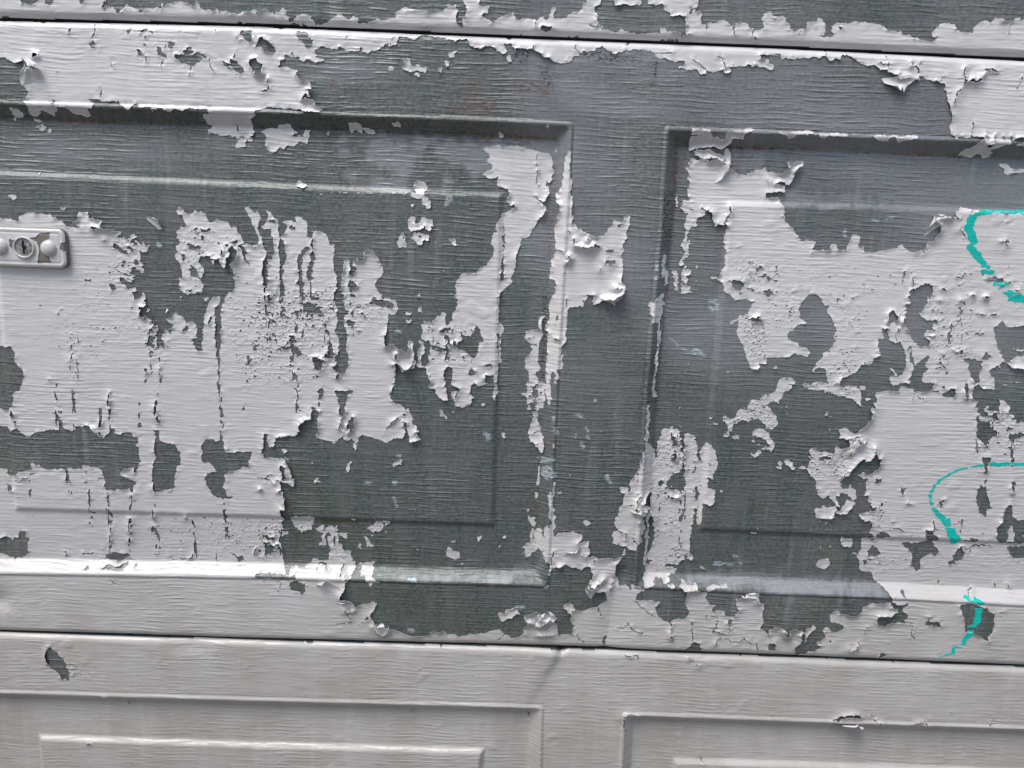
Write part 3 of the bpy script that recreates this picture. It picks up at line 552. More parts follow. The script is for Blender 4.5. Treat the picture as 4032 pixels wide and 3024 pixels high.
B -4773 1989 -4402 1961 -4375 1925 -4312 1948 -4265 1913 -4206 1889 -4123 1918 -4019 1948 -3958 1945 -3917 1958 -3912 2015 -3892 2021 -3886 1964 -3818 1935 -3776 1952 -3778 1984 -3722 1996 -3701 2005 -3651 1999 -3613 1958 -3587 1901 -3537 1898 -3519 1925 -3484 1931 -3475 1984 -3439 1986 -3443 1933 -3383 1925 -3376 1946 -3310 1954 -3272 1908 -3237 1909 -3234 1867 -3261 1834 -3227 1814 -3245 1771 -3230 1686 -3259 1621 -3267 1583 -3292 1582 -3289 1636 -3372 1617 -3427 1561 -3408 1530 -3327 1522 -3278 1480 -3303 1404 -3329 1408 -3363 1445 -3396 1411 -3551 1400 -3569 1437 -3577 1458 -3555 1492 -3555 1556 -3588 1598 -3739 1635 -3752 1597 -3865 1593 -3979 1571 -4080 1580 -4128 1621 -4199 1624 -4213 1580 -4288 1551 -4354 1500 -4431 1497 -4450 1566 -4818 1563
B -4454 1415 -4423 1416 -4393 1352 -4450 1350
B -3609 1517 -3563 1524 -3558 1513 -3605 1506
B -3086 1978 -3050 1979 -3050 1895 -3010 1870 -2909 1858 -2897 1805 -2867 1785 -2878 1667 -2916 1634 -2937 1515 -2935 1450 -3034 1424 -3108 1394 -3138 1421 -3126 1529 -3126 1626 -3101 1702 -3084 1734 -3102 1776 -3093 1840 -3084 1915
B -3068 2104 -3042 2126 -3041 2042 -3066 2052
B -2680 1877 -2642 1915 -2571 1918 -2511 1904 -2471 1895 -2473 1842 -2453 1811 -2413 1797 -2239 1808 -2252 1744 -2269 1668 -2346 1660 -2368 1633 -2451 1608 -2487 1596 -2484 1531 -2518 1465 -2482 1456 -2479 1412 -2500 1390 -2418 1387 -2439 1365 -2522 1367 -2603 1386 -2622 1440 -2651 1471 -2664 1546 -2636 1601 -2533 1610 -2572 1657 -2611 1699 -2677 1707 -2670 1739 -2691 1792
B -2530 2424 -2491 2415 -2493 2358 -2522 2373
B -2512 2125 -2490 2167 -2457 2127 -2493 2110
B -2317 2210 -2292 2219 -2272 2201 -2298 2185
B -2275 2423 -2245 2419 -2251 2408
B -3933 2129 -3908 2125 -3915 2102
B -3919 2062 -3903 2063 -3915 2047
B -4262 2107 -4237 2102 -4244 2087
B -3478 2167 -3458 2157 -3471 2120
B -3573 2169 -3553 2164 -3564 2148
B -3568 2028 -3543 2029 -3560 1997
B -3896 1522 -3871 1518 -3879 1474 -3894 1479
B -3740 1479 -3705 1475 -3721 1459 -3743 1463
B -3743 1576 -3718 1572 -3730 1550
B -3725 1197 -3668 1196 -3680 1173 -3722 1175
B -3732 1108 -3680 1171 -3705 1121
B -3586 1185 -3535 1182 -3518 1122 -3553 1143
B -3556 1098 -3529 1105 -3538 1060 -3563 1071
B -3178 1173 -3152 1174 -3148 1147
B -3179 1068 -3147 1069 -3140 1014 -3172 1002
B -2887 1178 -2861 1185 -2862 1159
B -2500 977 -2478 1027 -2479 977
B -2474 843 -2407 806 -2354 819 -2356 752 -2414 755 -2408 784 -2459 810
B -2508 1192 -2482 1188 -2489 1143 -2509 1154
B -4887 910 -4482 898 -4447 882 -4396 934 -4382 974 -4329 976 -4329 920 -4304 915 -4324 803 -4307 764 -4373 722 -4460 696 -4498 729 -4906 736
B -3836 765 -3813 782 -3724 780 -3741 762
B -3616 762 -3562 786 -3488 794 -3383 787 -3428 746 -3461 722 -3514 709 -3566 718 -3596 740 -3629 727
B -3791 665 -3763 677 -3749 655 -3787 636
B -3633 659 -3579 684 -3496 676 -3398 719 -3401 679 -3455 660 -3603 647
B -3640 856 -3615 846 -3627 829
B -3019 744 -2818 774 -2818 763 -3009 739
B -3347 704 -3315 699 -3338 681
B -3417 915 -3386 918 -3402 904
B -3173 800 -3147 796 -3154 767
C -3979 804 -3975 726
C -2508 2358 -2506 2291 -2498 2219 -2502 2177
C -2494 1947 -2491 1894
C -2479 2074 -2492 1989
C -3458 2307 -3470 2203
C -3061 2229 -3055 2157
C -3933 2248 -3929 2176
C -3778 2316 -3791 2212
C -3326 1370 -3330 1305 -3339 1250
C -3541 1384 -3553 1296
C -3717 1377 -3705 1323
C -3361 1139 -3376 1072 -3380 1005
C -3549 1043 -3559 898
C -2795 1038 -2794 826
C -2601 810 -2604 743
C -4216 1553 -4213 1521
C -2816 808 -2820 735
C -4362 1462 -4327 1452 -4294 1475 -4154 1556
C -2226 892 -2260 823
R -3553 753 -3481 744 -3514 715 -3556 719
S2 -3183 1178 -3099 1181 -3124 746 -3208 743
S2 -2805 1049 -2774 1050 -2786 781 -2818 780
S2 -2695 1185 -2204 1204 -2215 847 -2710 829
S1 -3151 1180 -2696 1163 -2711 806 -3174 789
S1 -3981 2164 -3880 2168 -3898 1937 -4020 1933
S2 -3401 1159 -3339 1162 -3366 894 -3419 892
S1 -4022 1420 -3449 1387 -3456 1278 -4031 1311
S2 -3072 2404 -3021 2405 -3046 1969 -3096 1967
S2 -3487 2327 -3446 2328 -3471 1974 -3511 1973
T B -2168 2437 49 2519 115 731 -2221 644
P -2168 2437 -970 2481 -1000 2429 -995 2393 -1020 2387 -994 2321 -903 2283 -873 2242 -863 2238 -853 2269 -822 2198 -811 2114 -770 2090 -754 2053 -790 2057 -759 2022 -730 1996 -779 1968 -830 1966 -851 2039 -861 2071 -902 2080 -902 2142 -897 2080 -871 2049 -896 1985 -962 1988 -1053 1945 -1104 1967 -1206 1995 -1267 2003 -1293 1981 -1308 1917 -1329 1869 -1344 1916 -1343 1969 -1389 1940 -1425 1976 -1507 1920 -1572 1944 -1654 1957 -1663 2004 -1642 2073 -1641 2146 -1702 2144 -1732 2133 -1804 2078 -1805 2036 -1846 1976 -1979 1966 -2020 1949 -2032 1869 -2073 1868 -2091 1930 -2122 1919 -2134 1855 -2151 1812 -2127 1759 -1953 1760 -1893 1672 -1894 1629 -1864 1587 -1813 1599 -1854 1576 -1866 1522 -1887 1499 -1947 1551 -1988 1550 -1980 1474 -2011 1457 -1960 1459 -1952 1345 -1943 1301 -1964 1278 -1995 1283 -1996 1244 -1961 1180 -1993 1151 -1984 1090 -1984 1057 -1932 1053 -1933 1031 -1990 1034 -2003 945 -1996 793 -1971 721 -1951 676 -1925 666 -1904 656 -2221 644
B -2130 1992 -2075 1984 -2102 1919 -2122 1919
B -1985 1690 -1959 1707 -1945 1659 -1936 1584 -1968 1550 -1971 1626 -1991 1657
B -1658 2394 -1622 2408 -1592 2402 -1603 2335 -1619 2298 -1644 2294 -1633 2344
B -1502 2395 -1477 2401 -1407 2393 -1336 2396 -1336 2380 -1382 2368 -1397 2280 -1413 2165 -1459 2184 -1448 2278 -1477 2349
B -1848 2398 -1818 2399 -1813 2373
B -1700 2227 -1655 2250 -1650 2209 -1631 2147 -1692 2134 -1701 2175
B -1378 2135 -1343 2152 -1328 2106 -1348 2068 -1378 2062 -1368 2104
B -898 2210 -868 2217 -872 2185
B -902 2137 -872 2133 -861 2071 -892 2090
P -684 2461 -675 2492 -529 2498 -544 2466 -514 2457 -511 2339 -562 2352 -603 2392 -614 2448 -664 2446
P -479 2499 -299 2506 -312 2434 -291 2383 -309 2320 -349 2286 -440 2295 -446 2346 -472 2387 -473 2433 -403 2441
B -464 2474 -418 2471 -403 2441 -443 2444
B -524 2488 -474 2484 -471 2345 -511 2344
P -264 2507 -174 2511 -178 2502 -253 2485
P -104 2513 -78 2494 -76 2432 -93 2339 -116 2420 -107 2462
P -570 2264 -540 2260 -534 2219 -508 2199 -513 2169 -569 2202
P -479 2231 -459 2253 -444 2248 -458 2227
P -1971 1845 -1930 1852 -1908 1831 -1947 1803
P -1723 1731 -1698 1738 -1703 1716
P -1411 1689 -1370 1750 -1355 1745 -1371 1669 -1391 1649 -1406 1663
P -1695 1555 -1664 1585 -1628 1552 -1634 1543 -1690 1548
P -981 1748 -910 1799 -897 1789 -904 1735 -920 1750 -971 1722 -981 1732
P -1237 1733 -1211 1734 -1222 1720
P -1510 1584 -1479 1574 -1484 1563
P -218 2324 -199 2337 -183 2320 -203 2298
P -2 2050 23 2056 19 2019 -6 2018
P -194 2016 -174 2014 -179 2001
P -23 984 -7 1005 9 991 -6 968
P 16 1086 52 1099 54 1054 27 1064
P -1908 1209 -1861 1227 -1809 1213 -1711 1233 -1701 1189 -1717 1155 -1708 1089 -1770 1081 -1807 1058 -1884 1116 -1894 1160
P -1681 1096 -1639 1142 -1608 1137 -1603 1071 -1604 1015 -1589 938 -1658 929 -1646 1003 -1630 1059 -1666 1080
P -1587 1116 -1498 1141 -1478 1120 -1483 1075 -1468 1043 -1479 998 -1443 932 -1427 887 -1354 901 -1370 856 -1354 794 -1318 790 -1323 745 -1355 677 -1925 655 -1919 723 -1860 747 -1807 772 -1754 785 -1722 803 -1670 811 -1670 794 -1575 781 -1569 848 -1558 916 -1579 960 -1568 1017 -1556 1073 -1598 1066
B -1860 770 -1765 796 -1722 809 -1733 775 -1797 716 -1850 725
B -1675 777 -1628 779 -1576 713 -1629 745
P -1468 1054 -1405 1067 -1400 995 -1437 1010
P -1222 1118 -1165 1154 -1123 1177 -1134 1199 -1061 1207 -993 1204 -1019 1170 -1071 1174 -1050 1158 -1082 1112 -1123 1083 -1186 1086
P -1249 1040 -1223 1041 -1181 964 -1144 948 -1228 940 -1228 996
P -1301 959 -1270 966 -1275 927 -1265 905 -1291 921
P -1191 1047 -1149 1054 -1165 1037
P -1050 1108 -1024 1092 -1035 1081
P -498 888 -478 962 -442 958 -441 930 -393 915 -367 921 -366 859 -413 835 -439 857 -482 866
P -464 1018 -417 1031 -417 1015 -443 1005
P -219 1067 -151 1075 -192 1045 -202 1022
P -777 934 -751 937 -756 924
P -1307 757 -1281 780 -1207 777 -1149 785 -1165 717 -1165 684 -1270 680 -1270 735
P -359 803 -333 804 -343 787
P -1368 1207 -1321 1209 -1326 1186
B -2160 950 -2118 952 -2061 931 -2079 830 -2152 827
B -2147 1017 -2064 1009 -2054 976 -2096 975
B -2220 662 -2062 672 -1941 659 -1941 655 -2221 644
B -2055 943 -2003 933 -2014 922 -2056 920
B -2216 802 -2143 799 -2217 791
B -1480 841 -1459 839 -1470 824
C -1439 2154 -1450 2049 -1424 2008 -1420 1976
C -1327 2158 -1338 2074 -1379 1999
C -2193 1569 -2111 1567 -2079 1616
C -2132 1561 -2081 1552 -2040 1526
C -1823 2388 -1826 2264
C -1044 2053 -993 2118 -933 2173
C -1439 763 -1450 673
C -1655 766 -1671 709
C -2196 1472 -2145 1470
C -413 2440 -461 2335
C -2019 1559 -1973 1550
S3 -2205 1182 -1987 1190 -1996 799 -2217 791
S2 -1893 1215 -1705 1222 -1708 1067 -1896 1060
S2 -1582 1127 -1478 1131 -1375 788 -1565 781
S2 -1831 2233 -1690 2238 -1732 2143 -1824 2087
S2 -1217 1196 -999 1204 -1061 1091 -1217 1085
W -1983 1796 -1881 1779 -1882 1736 -1953 1755
W -1248 1577 -1155 1570 -1186 1536 -1248 1545
W -961 1856 -900 1837 -910 1804 -961 1813
W -192 2095 -108 2035 -147 1971 -179 2012
W -990 1587 -929 1600 -980 1500 -916 1262 -958 1283 -1000 1478
K -1644 1197 -1311 1193 -1311 1159 -1623 1164
R -1320 1488 -1279 1478 -1289 1445 -1320 1455
R -928 1448 -855 1429 -865 1407 -927 1415
T B 49 2519 2265 2601 2451 817 115 731
P 184 2524 289 2528 334 2530 389 2532 399 2429 394 2336 363 2335 354 2428 342 2468 339 2313 300 2296 291 2260 260 2279 272 2342 247 2341 187 2330 185 2390 128 2421 183 2432
B 245 2506 275 2517 269 2424 257 2341 242 2403
P 192 2323 218 2319 219 2278 199 2279
P 235 2257 281 2261 297 2228 278 2211 242 2226
P 225 2153 243 2206 273 2207 301 2145 337 2141 343 2115 332 2073 349 1989 338 1893 317 1903 273 1965 220 2016 213 2079 231 2132
B 313 2114 332 2136 339 2094 321 2041
C 264 2070 330 2078
P 313 1769 328 1764 326 1689 334 1636 326 1576 305 1586
P 294 1482 303 1521 322 1511 321 1456 300 1461
P 212 1348 263 1355 254 1328
P 235 1294 261 1284 293 1274 300 1219 286 1185 268 1240
P 452 1651 467 1646 468 1521 450 1466 469 1390 467 1335 490 1336 493 1215 473 1203 471 1137 548 1162 651 1188 737 1158 734 1113 710 1079 750 1102 798 1099 795 1048 819 1004 800 970 780 947 832 960 886 939 979 954 1064 946 1105 959 1093 913 1052 895 1050 833 1060 766 843 758 852 791 829 824 827 858 765 845 750 816 702 831 616 862 522 841 471 811 458 754 441 765 458 856 435 900 410 877 396 955 409 1000 384 1100 387 1156 375 1177 410 1218 442 1202 448 1291 421 1312 429 1367 412 1399 421 1421 411 1530 439 1585
P 425 2002 445 1998 442 1961 431 1971
P 298 1152 349 1177 370 1177 384 1089 409 1012 390 966 348 970 341 998 293 1030 311 1086
P 205 982 240 1028 282 1024 335 1020 333 941 297 934 288 895 235 887 213 926 244 938
P 276 1179 292 1174 293 1030 277 1029 258 1106
P 1099 970 1121 1049 1137 1038 1135 982
P 1234 2390 1253 2378 1249 2316 1264 2316 1266 2223 1251 2149 1272 2065 1259 2033 1302 2014 1336 1962 1347 1888 1359 1856 1356 1770 1341 1694 1340 1630 1310 1618 1355 1565 1314 1558 1287 1508 1289 1486 1258 1485 1323 1444 1305 1399 1276 1365 1280 1311 1296 1234 1280 1167 1259 1166 1269 1099 1229 1081 1217 1019 1185 1029 1135 1072 1093 1065 1024 1085 996 1167 1052 1214 1022 1279 1018 1334 1039 1335 1053 1434 1088 1544 1055 1576 1052 1614 1119 1621 1140 1687 1178 1742 1197 1834 1206 1776 1219 1883 1238 1979 1231 2148 1240 2305 1223 2325
B 1118 1632 1139 1633 1142 1579 1122 1578
B 1292 1508 1351 1559 1354 1511 1337 1466 1294 1487
B 1302 1443 1342 1466 1353 1390 1340 1346 1289 1333
B 1225 1286 1249 1309 1250 1293
B 1194 1581 1215 1576 1206 1560
P 1300 1322 1331 1329 1337 1180 1355 1069 1341 1057 1341 900 1360 855 1318 865 1315 978 1324 1068 1300 1178 1312 1234
P 1300 1612 1339 1640 1353 1565 1324 1564 1302 1585
P 1363 1878 1374 2006 1395 2123 1418 2155 1455 2146 1472 2115 1466 2072 1494 2042 1493 1989 1521 1947 1506 1883 1509 1840 1549 1734 1507 1679 1509 1647 1527 1615 1478 1591 1478 1580 1549 1599 1568 1627 1630 1624 1639 1576 1603 1950 1608 2014 1582 2087 1584 2119 1639 2132 1683 2091 1709 2029 1725 1966 1723 1870 1764 1871 1747 1945 1790 2042 1859 2008 1900 1898 1901 1833 1878 1800 1880 1714 1834 1713 1846 1637 1905 1618 1906 1542 1902 1471 1809 1473 1811 1330 1797 1252 1760 1317 1747 1471 1745 1361 1743 1272 1724 1250 1747 971 1780 950 1763 910 1688 924 1640 866 1576 869 1522 884 1519 850 1567 846 1573 835 1632 831 1635 787 1350 777 1324 843 1360 867 1395 891 1339 934 1380 1025 1390 1104 1411 1171 1383 1193 1373 1325 1300 1333 1336 1401 1354 1511 1346 1695 1361 1771
P 1460 2146 1498 2179 1505 2158 1542 2138 1555 2097 1565 2044 1574 1992 1593 1950 1612 1844 1597 1779 1549 1734 1509 1840 1545 1906 1511 1947 1498 1989 1559 1991 1523 2053 1486 2073
B 1467 2125 1488 2115 1502 2063 1494 2042
B 1390 1653 1419 1687 1442 1644 1423 1622
B 1458 1645 1509 1711 1538 1745 1551 1702 1506 1625 1478 1580
B 1557 1627 1599 1628 1639 1576 1560 1594
B 1725 1600 1743 1634 1769 1570 1765 1493 1744 1503
B 1746 1416 1771 1428 1761 1306
B 1341 1335 1368 1325 1373 1181 1352 1180
B 1622 1411 1647 1423 1651 1368 1629 1389
B 1533 1276 1564 1282 1556 1254
P 1903 2309 1925 2289 1949 2300 1984 2260 2022 2282 2027 2334 2076 2357 2116 2363 2143 2442 2228 2456 2234 2497 2275 2509 2303 2235 2225 2279 2166 2266 2147 2250 2084 2274 2037 2230 2003 2218 2014 2156 1984 2144 1973 2102 1938 2095 1936 2121 1974 2144 1958 2206 1925 2236
P 1819 2227 1875 2229 1872 2205 1831 2212
P 1999 2097 2047 2126 2080 2122 2077 2084 2011 2082
P 2182 2152 2200 2131 2205 2079 2219 2037 2259 2054 2260 2038 2219 2042 2191 2068 2198 2100
P 2205 2179 2255 2191 2309 2177 2318 2093 2253 2112 2201 2121 2187 2152
P 2184 1977 2218 1952 2265 1991 2291 1987 2269 1954 2231 1920 2202 1951
P 2284 2007 2324 2035 2326 2020 2306 1987
P 1947 1609 1956 1622 1972 1599 1959 1590
P 1533 2191 1585 2177 1575 2169 1538 2182
P 1795 2273 1815 2274 1811 2258
P 1525 2352 1544 2358 1541 2339
P 1271 2564 1296 2565 1295 2514 1318 2474 1321 2438 1290 2442 1270 2513
P 768 2412 788 2415 799 2392 780 2381
P 830 2133 850 2132 847 2113
P 740 1279 771 1297 803 1282 794 1254 753 1247
P 2255 1216 2323 1216 2319 1205 2272 1208
P 2319 1258 2355 1264 2330 1250
P 1841 856 1893 864 1885 835
P 2191 903 2228 904 2224 887
P 582 1726 602 1726 598 1715
P 304 1844 320 1841 315 1826
P 335 891 356 892 352 880
C 1238 1979 1253 1906 1250 1809 1251 1723
C 1194 1807 1197 1678
C 1232 1550 1199 1505 1200 1417
C 1191 1395 1255 1376
C 476 811 471 924 493 1003
C 422 1628 441 1542
C 1133 1183 1117 1105
C 1053 1208 1127 1189
C 846 904 907 940
C 689 1078 739 1108
C 1210 1119 1229 1081
C 1483 1515 1597 1520
S2 1336 2099 1570 2108 1698 800 1413 789
S3 1466 2136 1588 2140 1659 1522 1510 1571
S2 1588 2130 1710 2134 1761 1306 1657 1302
S3 1554 1009 1743 1016 1752 915 1562 908
S1 1714 1848 1899 1855 1902 1476 1747 1471
S3 1903 2361 2278 2478 2303 2240 1928 2090
S3 179 2524 339 2530 340 2293 189 2287
S1 1011 1607 1217 1614 1233 1087 1024 1079
W 583 2281 685 2274 747 2256 687 2232 605 2261
W 668 2221 744 2130 759 2036 719 2034 702 2149
W 572 2103 634 2094 699 2023 714 1928 683 1948
W 889 1742 963 1724 988 1649 958 1626 913 1689
W 833 1826 976 1831 957 1809 834 1810
W 399 2326 464 2245 473 2057 421 2076
W 474 1608 539 1546 521 1502 489 1522
W 328 1882 462 1866 471 1673 423 1606 337 1690
W 1103 834 1166 848 1171 770 1097 767
W 1710 2134 1756 2073 1737 2061
W 1385 2517 1436 2519 1409 2467
W 1942 911 2164 908 2167 874 1957 866
W 2083 984 2261 1001 2170 953
L 112 798 440 799 442 743 115 731
R 314 2198 335 2188 331 2167 310 2177
R 1038 2136 1131 2113 1123 2091 1050 2120
R 472 2078 493 2068 490 1909 469 1930
R 287 1406 350 1397 342 1342 300 1351
R 750 2025 770 2020 761 2004
T B 2265 2601 4832 2696 5156 917 2451 817
P 2365 2605 2487 2599 2486 2558 2423 2535 2410 2473 2385 2420 2342 2449 2285 2406 2277 2488 2335 2511 2357 2543
P 2581 2613 2616 2614 2668 2600 2706 2617 2908 2614 2920 2594 2969 2606 3051 2599 3085 2570 3107 2550 3113 2426 3092 2436 3045 2481 3003 2495 2950 2513 2879 2516 2837 2530 2814 2555 2796 2538 2714 2551 2652 2559 2610 2578 2588 2592
P 3080 2605 3139 2613 3151 2598 3115 2571 3083 2580
P 3178 2589 3191 2604 3218 2590 3229 2544 3198 2548
P 3144 2500 3174 2506 3200 2497 3167 2480
P 3211 2451 3234 2467 3254 2431 3235 2420
P 3200 2419 3256 2416 3255 2390 3211 2378
P 4832 2696 4149 2671 4146 2624 4111 2654 4072 2647 4092 2586 4075 2565 4091 2525 4103 2515 4135 2505 4121 2464 4135 2443 4183 2393 4187 2372 4157 2366 4134 2381 4170 2288 4178 2236 4164 2193 4222 2153 4271 2102 4280 2145 4335 2210 4344 2221 4296 2261 4266 2323 4323 2346 4342 2357 4323 2471 4323 2533 4383 2535 4380 2494 4415 2464 4416 2402 4463 2393 4456 2341 4896 2346 5156 917 3411 853 3324 871 3297 961 3277 1028 3306 1096 3297 1163 3281 1202 3355 1204 3543 1206 3517 1249 3451 1269 3406 1212 3349 1249 3350 1276 3364 1332 3323 1364 3280 1373 3267 1395 3221 1426 3215 1437 3281 1451 3383 1465 3379 1498 3337 1497 3299 1550 3290 1615 3249 1613 3260 1690 3241 1754 3196 1785 3142 1799 3203 1806 3256 1798 3330 1865 3355 1866 3339 1908 3349 1951 3302 1955 3289 2013 3275 1970 3250 1926 3196 1945 3159 1949 3122 1879 3104 1856 3087 1791 3026 1735 3030 1703 3072 1704 3087 1662 3105 1684 3092 1705 3128 1712 3132 1674 3171 1654 3191 1579 3141 1566 3093 1618 3040 1627 3033 1595 2991 1604 3032 1518 3046 1491 3003 1506 2978 1538 2943 1569 2930 1591 2881 1567 2825 1603 2822 1630 2806 1673 2810 1727 2787 1748 2719 1799 2699 1842 2722 1864 2705 2012 2752 2051 2789 1994 2859 2008 2922 1999 2936 2053 2978 2044 3027 2061 3042 2067 3030 2120 2957 2128 2961 2180 2957 2212 3018 2219 3095 2175 3103 2186 3164 2272 3193 2283 3205 2346 3229 2389 3246 2421 3246 2452 3251 2493 3233 2513 3228 2554 3298 2557 3356 2580 3417 2572 3472 2615 3545 2597 3561 2556 3579 2567 3618 2579 3670 2571 3715 2603 3738 2655
B 3357 2641 3410 2623 3427 2644 3497 2647 3497 2616 3454 2599 3417 2572 3366 2580 3315 2578 3227 2560 3217 2636
B 3492 2646 3678 2653 3651 2632 3664 2612 3617 2584 3566 2588 3543 2612 3496 2621
B 3127 2633 3357 2641 3356 2580 3228 2554 3178 2553 3145 2572
P 3362 2642 3427 2644 3420 2623 3380 2622
B 2805 1947 2844 1964 2896 1961 2905 1924 2850 1911 2808 1920
B 3042 1693 3087 1748 3081 1716 3117 1717 3076 1667 3056 1661 3025 1703
B 4832 2696 4269 2675 4267 2624 4137 2619 4119 2670 4080 2658 4088 2545 4135 2505 4145 2381 4175 2257 4219 2237 4229 2175 4278 2124 4337 2200 4327 2262 4278 2313 4281 2355 4224 2332 4180 2351 4217 2373 4185 2383 4162 2465 4202 2467 4267 2438 4316 2450 4314 2522 4393 2536 4419 2443 4463 2393 4455 2351 4519 2332 4894 2357
P 4139 2670 4269 2675 4267 2624 4198 2616 4146 2624
P 4163 2361 4278 2376 4293 2345 4255 2328 4181 2341
P 4201 2472 4238 2463 4249 2427 4320 2429 4300 2392 4235 2390
P 4337 2357 4323 2471 4323 2533 4383 2535 4380 2494 4415 2464 4416 2402 4463 2393 4456 2341 4521 2322 4519 2270 4438 2267 4391 2307 4347 2326
P 4130 2407 4183 2393 4187 2372 4150 2376
B 4406 2276 4446 2283 4460 2257 4431 2251
B 4466 2226 4903 2305 4913 2253 4513 2185 4516 2111 4483 2184
B 3713 2588 3778 2590 3780 2575 3720 2575
B 3802 2565 3867 2599 3874 2619 3921 2611 3922 2539 3868 2532 3814 2550
B 3793 2627 3821 2638 3830 2613 3805 2612
B 4014 2568 4040 2564 4037 2517 4019 2532
B 4259 2112 4297 2103 4286 2071
B 4464 2115 4504 2121 4499 2089
B 4414 2044 4455 2045 4437 2029
B 4178 2046 4195 2062 4205 2036
B 4092 2426 4137 2428 4108 2419
B 4247 1995 4317 2008 4327 1945 4314 1869 4276 1943
B 4506 1983 4546 1995 4546 1931 4514 1941
B 4266 1618 4261 1683 4280 1728 4276 1749 4319 1740 4354 1687 4370 1622 4403 1547 4431 1532 4371 1518 4377 1447 4310 1478 4291 1532 4268 1542
B 4546 1781 4589 1771 4579 1673 4560 1695
B 3568 1707 3627 1693 3610 1627 3588 1637
B 3933 1551 3978 1597 3973 1531 3953 1486
B 4537 1431 4531 1497 4575 1575 4600 1554 4621 1456 4674 1425 5063 1428 5103 1208 4545 1193 4507 1230 4505 1308 4489 1341
P 4605 1212 4615 1279 4600 1301 4621 1368 4649 1325 4669 1270 4667 1219
B 4145 1394 4167 1351 4188 1319 4166 1329
B 3170 1902 3191 1940 3255 1926 3289 2013 3313 1955 3349 1951 3339 1908 3355 1866 3274 1820 3256 1798 3224 1807 3251 1754 3257 1668 3249 1613 3291 1610 3302 1528 3381 1476 3373 1459 3300 1462 3220 1437 3132 1555 3191 1579 3171 1654 3123 1706 3078 1737 3092 1792 3122 1879
P 3142 1804 3203 1812 3256 1798 3330 1865 3364 1802 3360 1715 3361 1628 3249 1613 3260 1690 3241 1754 3196 1785
B 3321 1778 3362 1780 3392 1749 3350 1709 3329 1714 3335 1747
B 3461 1269 3530 1228 3521 1216 3459 1208
B 3845 1300 3918 1303 3924 1264 3991 1233 3988 1189 3881 1196 3852 1251
B 3675 1166 3771 1158 3934 1198 3975 1132 4010 1111 4008 1055 3990 1032 3943 1064 3904 1040 3860 982 3873 892 3831 890 3780 945 3776 1046 3716 1100 3680 1133
B 4155 1060 4195 1140 4226 1142 4249 1064 4226 1007 4163 1004
B 3364 1054 3406 1134 3442 1101 3493 1036 3443 1011 3379 1020
B 3342 980 3369 975 3376 919 3348 929
B 3368 1183 3410 1184 3412 1170 3375 1168
B 4193 1219 4219 1192 4335 1190 4340 1224 4275 1233 4258 1210
B 4112 991 4162 1010 4198 983 4149 959
B 4625 1156 5105 1197 5125 1085 4719 1036 4667 1091
B 4631 1179 5104 1202 5107 1185
B 4275 1166 4474 1173 4477 1156 4403 1159 4331 1145
B 3906 1386 3925 1397 3934 1265
B 3718 1234 3743 1241 3736 1218
P 3094 1189 3212 1171 3219 1116 3231 1099 3147 1102 3110 1145
P 3195 1053 3271 1039 3262 1027
P 2905 924 2993 984 3030 979 3032 917 2996 865 2919 890
P 2911 1093 2937 1094 2935 1071
P 2990 1096 3020 1103 3012 1083
P 2421 1847 2455 1859 2436 1896 2455 1907 2479 1876 2479 1828 2438 1832
P 2497 1898 2531 1921 2569 1901 2573 1864 2595 1854 2588 1827 2548 1857 2511 1867
P 2627 1839 2681 1868 2699 1847 2664 1829
P 2818 1444 2831 1467 2881 1480 2942 1493 3004 1495 3018 1463 2985 1396 2936 1366 2840 1385
P 3012 1430 3057 1486 3101 1553 3178 1556 3168 1512 3116 1433 3065 1421
P 2286 2396 2317 2397 2332 2345 2387 2306 2405 2233 2368 2200 2308 2188
P 2311 2162 2336 2163 2347 2105 2380 2085 2396 2033 2371 1979 2327 2009 2325 2025 2365 2032 2321 2062
P 2802 2321 2811 2374 2821 2332 2802 2319
P 2842 2323 2872 2329 2863 2315
P 2409 2385 2433 2396 2430 2382
P 2464 2392 2470 2428 2480 2382
P 2852 2197 2897 2204 2878 2193
P 2920 1327 2945 1333 2937 1317
P 3076 1294 3112 1295 3103 1287
P 2460 2335 2480 2340 2477 2320
C 3035 2120 3055 2004
C 3035 2120 3107 2154 3138 2113 3132 2081
C 3561 2556 3564 2495
C 3594 2537 3659 2503
C 4005 2655 4024 2563
C 4169 2225 4203 2047
C 3540 1311 3603 1308 3649 1276
C 3512 1282 3552 1372
C 3281 1723 3269 1696
C 3651 1563 3686 1531
C 3284 2055 3289 2013
C 4291 1065 4300 1144 4349 1169
C 4410 1210 4423 1227
S3 2677 2033 3085 2005 3078 1737 2732 1778
S2 2798 1748 3034 1757 3033 1595 2814 1608
S3 3295 1582 3464 1479 3452 1258 3331 1386
S2 3338 1008 3773 1069 3791 867 3401 853
S1 3890 1495 4469 1462 4511 1208 3988 1189
S2 4171 2278 4897 2336 4945 2074 4263 2091
S3 4205 2446 4888 2388 4568 2103 4276 2261
S1 3991 1166 5113 1152 5156 917 3929 872
S2 2286 2396 2388 2295 2389 2191 2308 2188
S2 2586 2613 3072 2590 3033 2496 2589 2582
G36 4966 1958 4328 1939
G19 4269 1926 4089 1888
G22 4089 1888 3993 1841 3920 1779
G24 3910 1779 3857 1712 3852 1647
G41 3850 1625 3871 1549
G47 3892 1517 3938 1453 3986 1411
G63 4020 1390 4075 1303
G86 4089 1282 4144 1195
T P -4926 544 -2221 644 -2293 -1803 -5188 -1910
B -4207 -232 -4198 -184 -4157 -145 -4091 -192 -4042 -250 -4020 -308 -4017 -344 -3979 -409 -4016 -470 -4059 -466 -4078 -431 -4117 -384 -4169 -356
C -4020 -308 -3944 -312
C -3980 -357 -3910 -364
C -3984 -401 -3892 -412 -3794 -406
